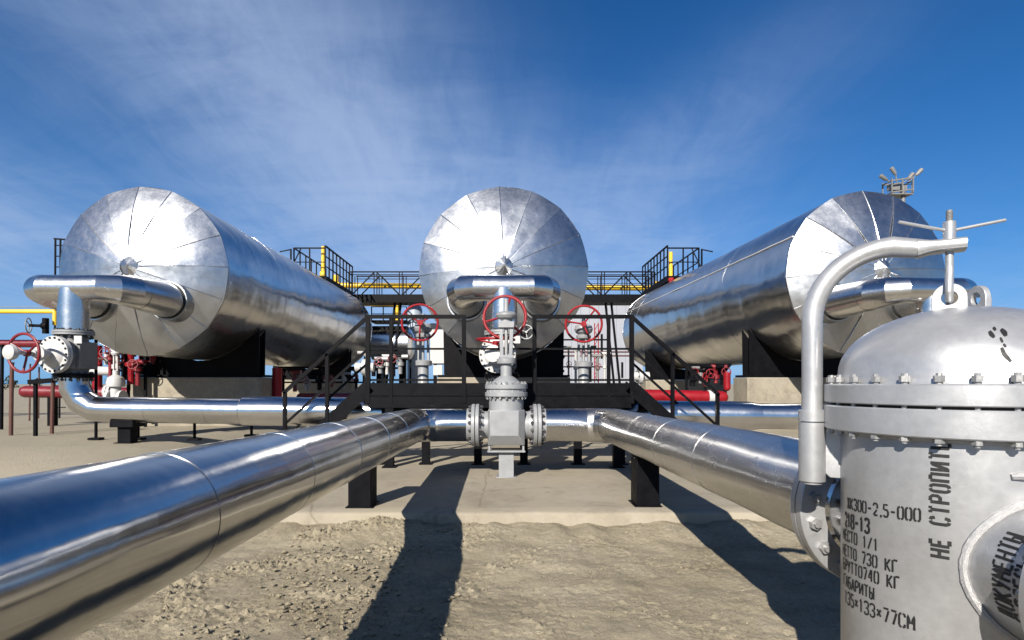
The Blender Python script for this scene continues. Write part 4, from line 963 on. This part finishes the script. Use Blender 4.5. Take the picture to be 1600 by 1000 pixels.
# floodlight mast
def make_mast():
    d = 60.0; b = at(1411, 600, d); b.z = gz(b.x, d); root = thing('floodlight_mast', 'tall floodlight mast with four lamps on a cage, rising behind the tank', 'light mast', b)
    k = d/900
    def p(px, py): return Vector(((px-1411)*k, 0, EYE+(600-py)*k-b.z))
    top = p(1411, 300).z
    m = MB(); m.cyl((0, 0, 0), (0, 0, top+0.6), 0.32, 0.20, 14); m.build('pole', 'mast_paint', root)
    m = MB(); z0, z1 = p(0, 303).z, p(0, 285).z; x0, x1 = p(1388, 0).x, p(1421, 0).x
    for y in (-0.55, 0.9):
        for z in (z0, z1): m.bar((x0, y, z), (x1, y, z+0.3), 0.13)
        for x in (x0, (x0+x1)/2, x1): m.bar((x, y, z0), (x, y, z1+0.25), 0.11)
    for x in (x0, x1):
        for z in (z0, z1): m.bar((x, -0.55, z), (x, 0.9, z), 0.1)
    m.box(((x0+x1)/2, 0.2, z0-0.15), (x1-x0, 1.5, 0.12)); m.bar(p(1405, 300), p(1435, 300)+Vector((0, 0.8, 0)), 0.10); m.bar(p(1433, 301)+Vector((0, .8, 0)), p(1433, 278)+Vector((0, .8, 0)), 0.05); m.bar(p(1421, 284)+Vector((0, .8, 0)), p(1434, 284)+Vector((0, .8, 0)), 0.04)
    m.build('cage', 'mast_paint', root)
    m = MB(); m.box(((x0+x1)/2, 0.3, (z0+z1)/2+0.15), (x1-x0-0.4, 0.5, 0.6)); m.build('ballast_box', 'lamp_grey', root)
    for (ax, ay, bx, by, mt) in ((1399, 272, 1394, 264, 'lamp_grey'), (1385, 281, 1378, 276, 'mast_paint'), (1432, 273, 1443, 262, 'lamp_grey'), (1419, 280, 1424, 274, 'mast_paint')):
        m = MB(); m.bar(p((ax+1404)/2, 285), p(ax, ay), 0.08); m.build('lamp_arm', 'lamp_grey', root)
        m = MB(); dvec = (p(bx, by)-p(ax, ay)).normalized(); m.lathe([(0.10, -0.1), (0.19, 0.1), (0.22, 0.75), (0.15, 0.82)], p(ax, ay), dvec, 10); m.build('floodlight', mt, root)
make_mast()

# ------------------------------------------------------------------ background between and beyond the tanks
def make_building():
    d = 40.0; a = at(866, 0, d).x; b = at(1004, 0, d).x; w = b-a; root = thing('pale_building', 'pale panelled building behind the railing, between two tanks', 'building', ((a+b)/2, d, 0.2))
    h = at(0, 475, d).z-0.2; m = MB(); m.box((0, 2.5, h/2), (w, 5, h)); m.build('wall', 'wall_panel', root)
    m = MB(); m.box((0, 2.5, h+0.08), (w+0.3, 5.3, 0.14)); m.build('roof', 'white_paint', root)
    for px, y0, y1 in ((940, 522, 560), (972, 566, 590)):
        m = MB(); p, q = at(px, y0, d), at(px, y1, d); m.box((p.x-(a+b)/2, -0.03, (p.z+q.z)/2-0.2), (0.14, 0.05, p.z-q.z)); m.build('window', 'black_steel', root)
make_building()
for k, (py, lab) in enumerate(((550, 'upper grey rail pipe running across in front of the pale building'), (556, 'lower grey rail pipe running across in front of the pale building'))):
    ypipe([at(868, py, 36), at(985, py, 36)], 0.05, lab, 'rust_steel', 'rail_pipe')
def lattice(px, py0, py1, d, lab):
    b = at(px, py1, d); h = at(px, py0, d).z-b.z; root = thing('lattice_mast', lab, 'mast', b); m = MB(); w = 0.22
    for sx in (-1, 1): m.bar((sx*w/2, 0, 0), (sx*w/2, 0, h), 0.05)
    n = int(h/0.4)
    for i in range(n): s = 1 if i % 2 else -1; m.bar((-s*w/2, 0, h*i/n), (s*w/2, 0, h*(i+1)/n), 0.035)
    m.build('lattice', 'red_paint', root)
lattice(932, 505, 598, 33, 'thin red lattice mast in front of the pale building')
def make_cabinet():
    d = 26.0; a, b = at(672, 0, d).x, at(716, 0, d).x; root = thing('white_cabinet', 'white chamfered equipment cabinet behind the railed valve beside the middle tank', 'cabinet', ((a+b)/2, d, 0)); w = b-a
    z0, z1 = at(0, 568, d).z, at(0, 505, d).z
    m = MB(); m.prism([(-w/2, z0), (w/2, z0), (w/2, z1-0.6), (w/2-0.5, z1), (-w/2, z1)], 0, 1.4); m.build('housing', 'white_paint', root, 30, 0.02)
    m = MB(); m.box((-w/2+0.35, -0.01, z0-0.3), (0.4, 0.1, 0.45)); m.build('junction_box', 'white_paint', root)
    m = MB()
    for sx in (-1, 1): m.box((sx*(w/2-0.15), 0.7, z0/2), (0.15, 0.15, z0))
    m.build('frame', 'black_steel', root)
make_cabinet()
def make_drum():
    d = 25.6; c = at(612, 538, d); L = 58*d/900; r = 25*d/900; root = thing('small_drum', 'short silver drum lying under the bridge, seen through the railing', 'drum', c)
    m = MB(); m.lathe([(r*0.6, -L/2-0.15), (r, -L/2), (r, 0.0), (r+0.012, 0.001), (r+0.012, L/2), (r*0.6, L/2+0.15)], (0, 0, 0), (1, 0, 0), 40); m.build('shell', 'header_metal', root)
    m = MB()
    for sx in (-1, 1): m.box((sx*L*0.3, 0, -r/2-c.z/2+0.1), (0.2, 0.8, c.z-r+0.2))
    m.build('saddle', 'black_steel', root)
    root2 = thing('service_stand', 'small black railed stand above the short silver drum', 'platform', at(608, 512, d-0.2))
    m = MB(); m.box((0, 0.4, 0.0), (L*0.95, 0.9, 0.14)); m.box((0, 0.4, 0.28), (L*0.95, 0.9, 0.10)); m.build('deck', 'black_steel', root2)
    m = MB(); railing(m, (-L*0.47, 0, 0.3), (L*0.47, 0, 0.3), 0.62, 3, 0.03, (0.5, 1.0), 0.03); m.build('railing', 'black_steel', root2)
    m = MB()
    for sx in (-1, 1): m.bar((sx*L*0.55, 0.2, 0), (sx*L*0.55, 0.2, -3.5), 0.08)
    m.build('leg', 'black_steel', root2)
make_drum()
def make_column():
    d = 27.5; b = at(648, 600, d); h = at(648, 476, d).z; root = thing('grey_column', 'upright blue grey vessel beside the short silver drum', 'vessel', (b.x, d, 0))
    m = MB(); m.lathe([(0.36, 0.0), (0.36, h-0.25), (0.30, h-0.08), (0.12, h)], (0, 0, 0), n=28); m.build('shell', 'blue_grey', root)
    m = MB(); m.lathe([(0.42, h*0.62), (0.42, h*0.62+0.1)], (0, 0, 0), n=28); m.build('ring', 'blue_grey', root)
make_column()

# red pipework
def red_line(pts, r, lab, mat='maroon_paint', ends=True):
    root = thing('red_pipe', lab, 'pipe', pts[0]); o = Vector(pts[0]); m = MB()
    p = [Vector(q)-o for q in pts]; m.tube(p, r, 20)
    if ends: m.lathe([(r, 0), (r*0.85, r*0.5), (r*0.4, r*0.85), (0.01, r*0.95)], p[0], p[0]-p[1], 20, True, False)
    m.build('tube', mat, root); return root
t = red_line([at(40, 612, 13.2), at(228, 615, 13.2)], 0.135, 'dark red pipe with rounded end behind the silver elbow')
m = MB(); m.box((0.62, 0, -0.45), (0.14, 0.14, 0.7)); m.build('foot', 'black_steel', t)
m = MB(); m.lathe([(0.17, 0), (0.17, 0.06)], (1.86, 0, -0.01), (1, 0, 0), 20); m.lathe([(0.17, 0.08), (0.17, 0.14)], (1.86, 0, -0.01), (1, 0, 0), 20); m.build('flange', 'white_paint', t)
red_line([at(152, 609, 13.3), at(152, 540, 13.3)], 0.10, 'upright red pipe beside the tall thin black rod', 'red_paint')
red_line([at(433, 625, 13.6), at(433, 575, 13.6)], 0.11, 'upright red pipe behind the stair handrail', 'red_paint')
t = red_line([at(1128, 621, 12.0), at(985, 618, 12.0)], 0.135, 'bright red level pipe with a white ring behind the stair by the filter vessel', 'red_paint')
m = MB(); m.lathe([(0.148, 0), (0.148, 0.11)], (-0.30, 0, 0.005), (1, 0, 0), 20); m.build('white_band', 'white_paint', t)
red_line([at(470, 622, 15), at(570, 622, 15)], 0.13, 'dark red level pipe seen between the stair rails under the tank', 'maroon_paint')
red_line([at(1136, 606, 12.6), at(1136, 582, 12.6)], 0.075, 'red upright stub close to the sunlit concrete block', 'red_paint')
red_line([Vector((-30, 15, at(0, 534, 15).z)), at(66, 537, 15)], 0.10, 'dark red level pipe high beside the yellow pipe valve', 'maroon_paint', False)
small_valve(at(163, 561, 12.6), 'small red wheel on pale pipe beside the upright red pipe', 'red_paint', 'white_paint', (-0.2, -1, 0), 0.75)
small_valve(at(178, 548, 13.2), 'small red wheel above the white gate valve body', 'red_paint', 'maroon_paint', (0.1, -1, 0.1), 0.7)
small_valve(at(238, 560, 13.0), 'small red wheel in the dark below the tank dome', 'red_paint', 'maroon_paint', (0.3, -1, 0.2), 0.7)
small_valve(at(1087, 593, 11.9), 'small red wheel in the dark behind the stair by the filter vessel', 'red_paint', 'black_steel', (0.75, -0.6, 0), 0.9)
def white_gate(px, py, d, lab):
    root = thing('gate_valve', lab, 'valve', at(px, py, d)); m = MB()
    m.lathe([(0.10, -0.25), (0.10, 0.1), (0.17, 0.11), (0.18, 0.2), (0.15, 0.3), (0.06, 0.36), (0.06, 0.45)], (0, 0, 0), n=20); m.lathe([(0.17, -0.16), (0.17, -0.1)], (0, 0, -0.14), (1, 0, 0), 20); m.lathe([(0.17, 0.1), (0.17, 0.16)], (0, 0, -0.14), (1, 0, 0), 20); m.build('body', 'white_paint', root)
    m = MB()
    for sx in (-1, 1): m.bar((sx*0.04, 0, 0.42), (sx*0.035, 0, 0.8), 0.022, 0.04)
    m.lathe([(0.07, 0.78), (0.09, 0.82), (0.05, 0.9), (0.025, 0.96)], (0, 0, 0), n=14); m.build('yoke', 'white_paint', root); return root
white_gate(181, 612, 12.3, 'white gate valve standing on the dark red pipe by the concrete block')
ypipe([at(143, 579, 12.9), at(176, 580, 12.9)], 0.10, 'short white pipe joining the upright red pipe to the white gate valve', 'white_paint', 'white_pipe')
# black junk under the tanks and near the right stair
def clutter(px, py, d, lab):
    root = thing('pipe_flange', lab, 'flange', at(px, py, d)); m = MB(); m.lathe([(0.10, -0.2), (0.10, -0.05), (0.18, -0.04), (0.18, 0.04), (0.1, 0.05), (0.1, 0.2)], (0, 0, 0), (1, 0, 0), 20); m.build('pipe_end', 'white_paint', root)
    f = root.children[0]; bolts(f, (0, 0, 0), (1, 0, 0), 0.15, 8, 0.02, 0.14, 'dark_bolt')
clutter(570, 574, 12.5, 'white flanged pipe end close to the stair top, below the tank shadow')
clutter(1000, 588, 13.0, 'white flanged pipe end beside the right stair top, in front of the red pipe')
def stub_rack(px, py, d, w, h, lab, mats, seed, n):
    """a knot of short pipes, flanges and valves on a low black frame"""
    rnd = random.Random(seed); b = at(px, py, d); root = thing('valve_rack', lab, 'pipework', b, 0, 'knots of pipework under the tanks')
    m = MB()
    for sx in (-1, 0, 1): m.bar((sx*w/2, 0.1, b.z*-0.8), (sx*w/2, 0.1, h), 0.05)
    m.bar((-w/2, 0.1, h), (w/2, 0.1, h), 0.06); m.bar((-w/2, 0.1, h*0.35), (w/2, 0.1, h*0.35), 0.05); m.build('frame', 'black_steel', root)
    for k in range(n):
        x = -w/2+w*(k+0.5)/n; mt = mats[k % len(mats)]; z0 = rnd.uniform(-0.1, 0.15)*h; z1 = h*rnd.uniform(0.55, 1.0); r = rnd.uniform(0.035, 0.07)
        m = MB(); m.tube([(x, -0.05, z0), (x, -0.05, z1-0.1), (x+rnd.choice((-1, 1))*0.06, -0.1, z1), (x+rnd.choice((-1, 1))*0.22, -0.14, z1)], r, 10)
        zf = z0+(z1-z0)*rnd.uniform(0.3, 0.7); m.lathe([(r, -0.05), (r*1.8, -0.045), (r*1.8, 0.045), (r, 0.05)], (x, -0.05, zf), n=14); m.build('pipe_stub', mt, root)
        if k % 2 == 0:
            m = MB(); wheel_mesh(m, (x, -0.22, zf+0.1), (rnd.uniform(-0.4, 0.4), -1, 0.1), 0.10, 0.011, 0.02, rnd.uniform(0, 2), 0.01); m.cyl((x, -0.05, zf+0.1), (x, -0.2, zf+0.1), 0.02, 0.02, 8); m.build('handwheel', 'dark_red_paint' if mt != 'red_paint' else 'black_steel', root)
stub_rack(196, 600, 12.6, 0.75, 0.85, 'knot of red and white pipes on a black frame left of the sunlit concrete block', ['dark_red_paint', 'white_paint', 'black_steel', 'red_paint'], 2, 5)
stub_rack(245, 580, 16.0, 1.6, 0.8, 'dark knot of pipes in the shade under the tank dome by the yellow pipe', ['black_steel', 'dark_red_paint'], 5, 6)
stub_rack(600, 588, 14.5, 1.0, 0.6, 'knot of pale and black pipes under the short silver drum', ['white_paint', 'black_steel', 'valve_paint'], 8, 6)
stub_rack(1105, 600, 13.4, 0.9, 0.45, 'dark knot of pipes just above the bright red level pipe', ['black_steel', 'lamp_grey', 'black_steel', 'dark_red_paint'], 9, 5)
stub_rack(905, 596, 22.0, 2.2, 1.6, 'tall knot of grey pipes standing in front of the pale building', ['valve_paint', 'black_steel', 'lamp_grey', 'white_paint'], 13, 8)
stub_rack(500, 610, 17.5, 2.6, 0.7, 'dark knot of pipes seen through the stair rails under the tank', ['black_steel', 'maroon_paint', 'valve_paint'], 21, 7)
# fence posts at far left
for k, (px, y0, y1, d, lab, mt) in enumerate(((2, 540, 632, 12.0, 'black post at the very edge, by the trees', 'black_steel'), (17, 568, 657, 10.6, 'rusty post standing on open sand beside the pale valve', 'rust_steel'), (81, 598, 650, 11.0, 'rusty post in front of the dark red pipe end', 'rust_steel'), (46, 570, 608, 15, 'rusty post behind the red handwheel of the pale valve', 'rust_steel'), (60, 575, 606, 16, 'farther thin rusty post just beside the pale valve bonnet', 'rust_steel'))):
    b = at(px, y1, d); t_ = at(px, y0, d); zg = min(b.z, gz(b.x, d)); m = MB(); pr = 0.02 if px in (46, 60) else 0.033; m.cyl((0, 0, zg-b.z-0.05), (0.02, 0, t_.z-b.z), pr*1.05, pr, 10); m.lathe([(pr*1.2, 0), (pr*1.2, 0.02), (0.01, 0.025)], (0.02, 0, t_.z-b.z), n=10)
    o = m.build('fence_post', mt); o.location = b; solo(o, lab, 'post', 'posts on the sand')
for x, lab in ((-16.0, 'black pipe trestle under the level yellow pipe, nearer the pale valve'), (-23.0, 'black pipe trestle under the level yellow pipe, farther out')):
    zt_ = at(0, 486.5, 14).z-0.05; root = thing('pipe_trestle', lab, 'pipe support', (x, 14.0, gz(x, 14)), 0); h_ = zt_-gz(x, 14); m = MB()
    for y in (0.0, 1.5): m.bar((0, y, 0), (0, y, h_), 0.09)
    m.build('post', 'black_steel', root); m = MB(); m.bar((0, -0.15, h_-0.04), (0, 1.65, h_-0.04), 0.08); m.bar((0, 0, at(0, 534, 15).z-gz(x, 14)-0.15), (0, 1.5, at(0, 534, 15).z-gz(x, 14)-0.15), 0.08); m.build('cross_beam', 'black_steel', root)
# dark horizontal beam left of valve bottom flange
p0, p1 = at(47, 597, 10.5), at(86, 594, 10.5); m = MB(); m.bar(p0, p1, 0.12, 0.08); m.bar(p0+Vector((0.1, 0, 0)), Vector((p0.x+0.1, p0.y, 0.25)), 0.05); solo(m.build('support_beam', 'black_steel'), 'short black beam below the bonnet of the pale valve', 'beam')
# far trees
def trees():
    m = MB(); rnd = random.Random(5)
    for _ in range(70):
        d = rnd.uniform(95, 140); x = rnd.uniform(-200, -40)*d/110; hgt = rnd.uniform(1.8, 4.6); w = hgt*rnd.uniform(0.35, 0.6)
        m.cyl((x, d, 0.1), (x, d, hgt*0.6), 0.12, 0.05, 5)
        for _k in range(150):
            a = rnd.uniform(0, 6.28); rr = w*math.sqrt(rnd.random()); z = hgt*(0.12+0.88*rnd.random()); rr *= 1.15-0.75*z/hgt
            c = Vector((x+rr*math.cos(a), d+rr*math.sin(a), z)); s = rnd.uniform(0.12, 0.3); q = Quaternion(Vector((rnd.uniform(-1, 1), rnd.uniform(-1, 1), rnd.uniform(-1, 1))).normalized(), rnd.uniform(0, 3))
            m.add([c+q @ Vector(p) for p in ((-s, 0, 0), (0, -s*0.6, 0), (s, 0, 0), (0, s*0.6, 0))], [(0, 1, 2, 3)], False)
    tag(m.build('distant_trees', 'leaves'), 'low dark green trees along the far edge of the sand', 'trees', kind='stuff')
trees()
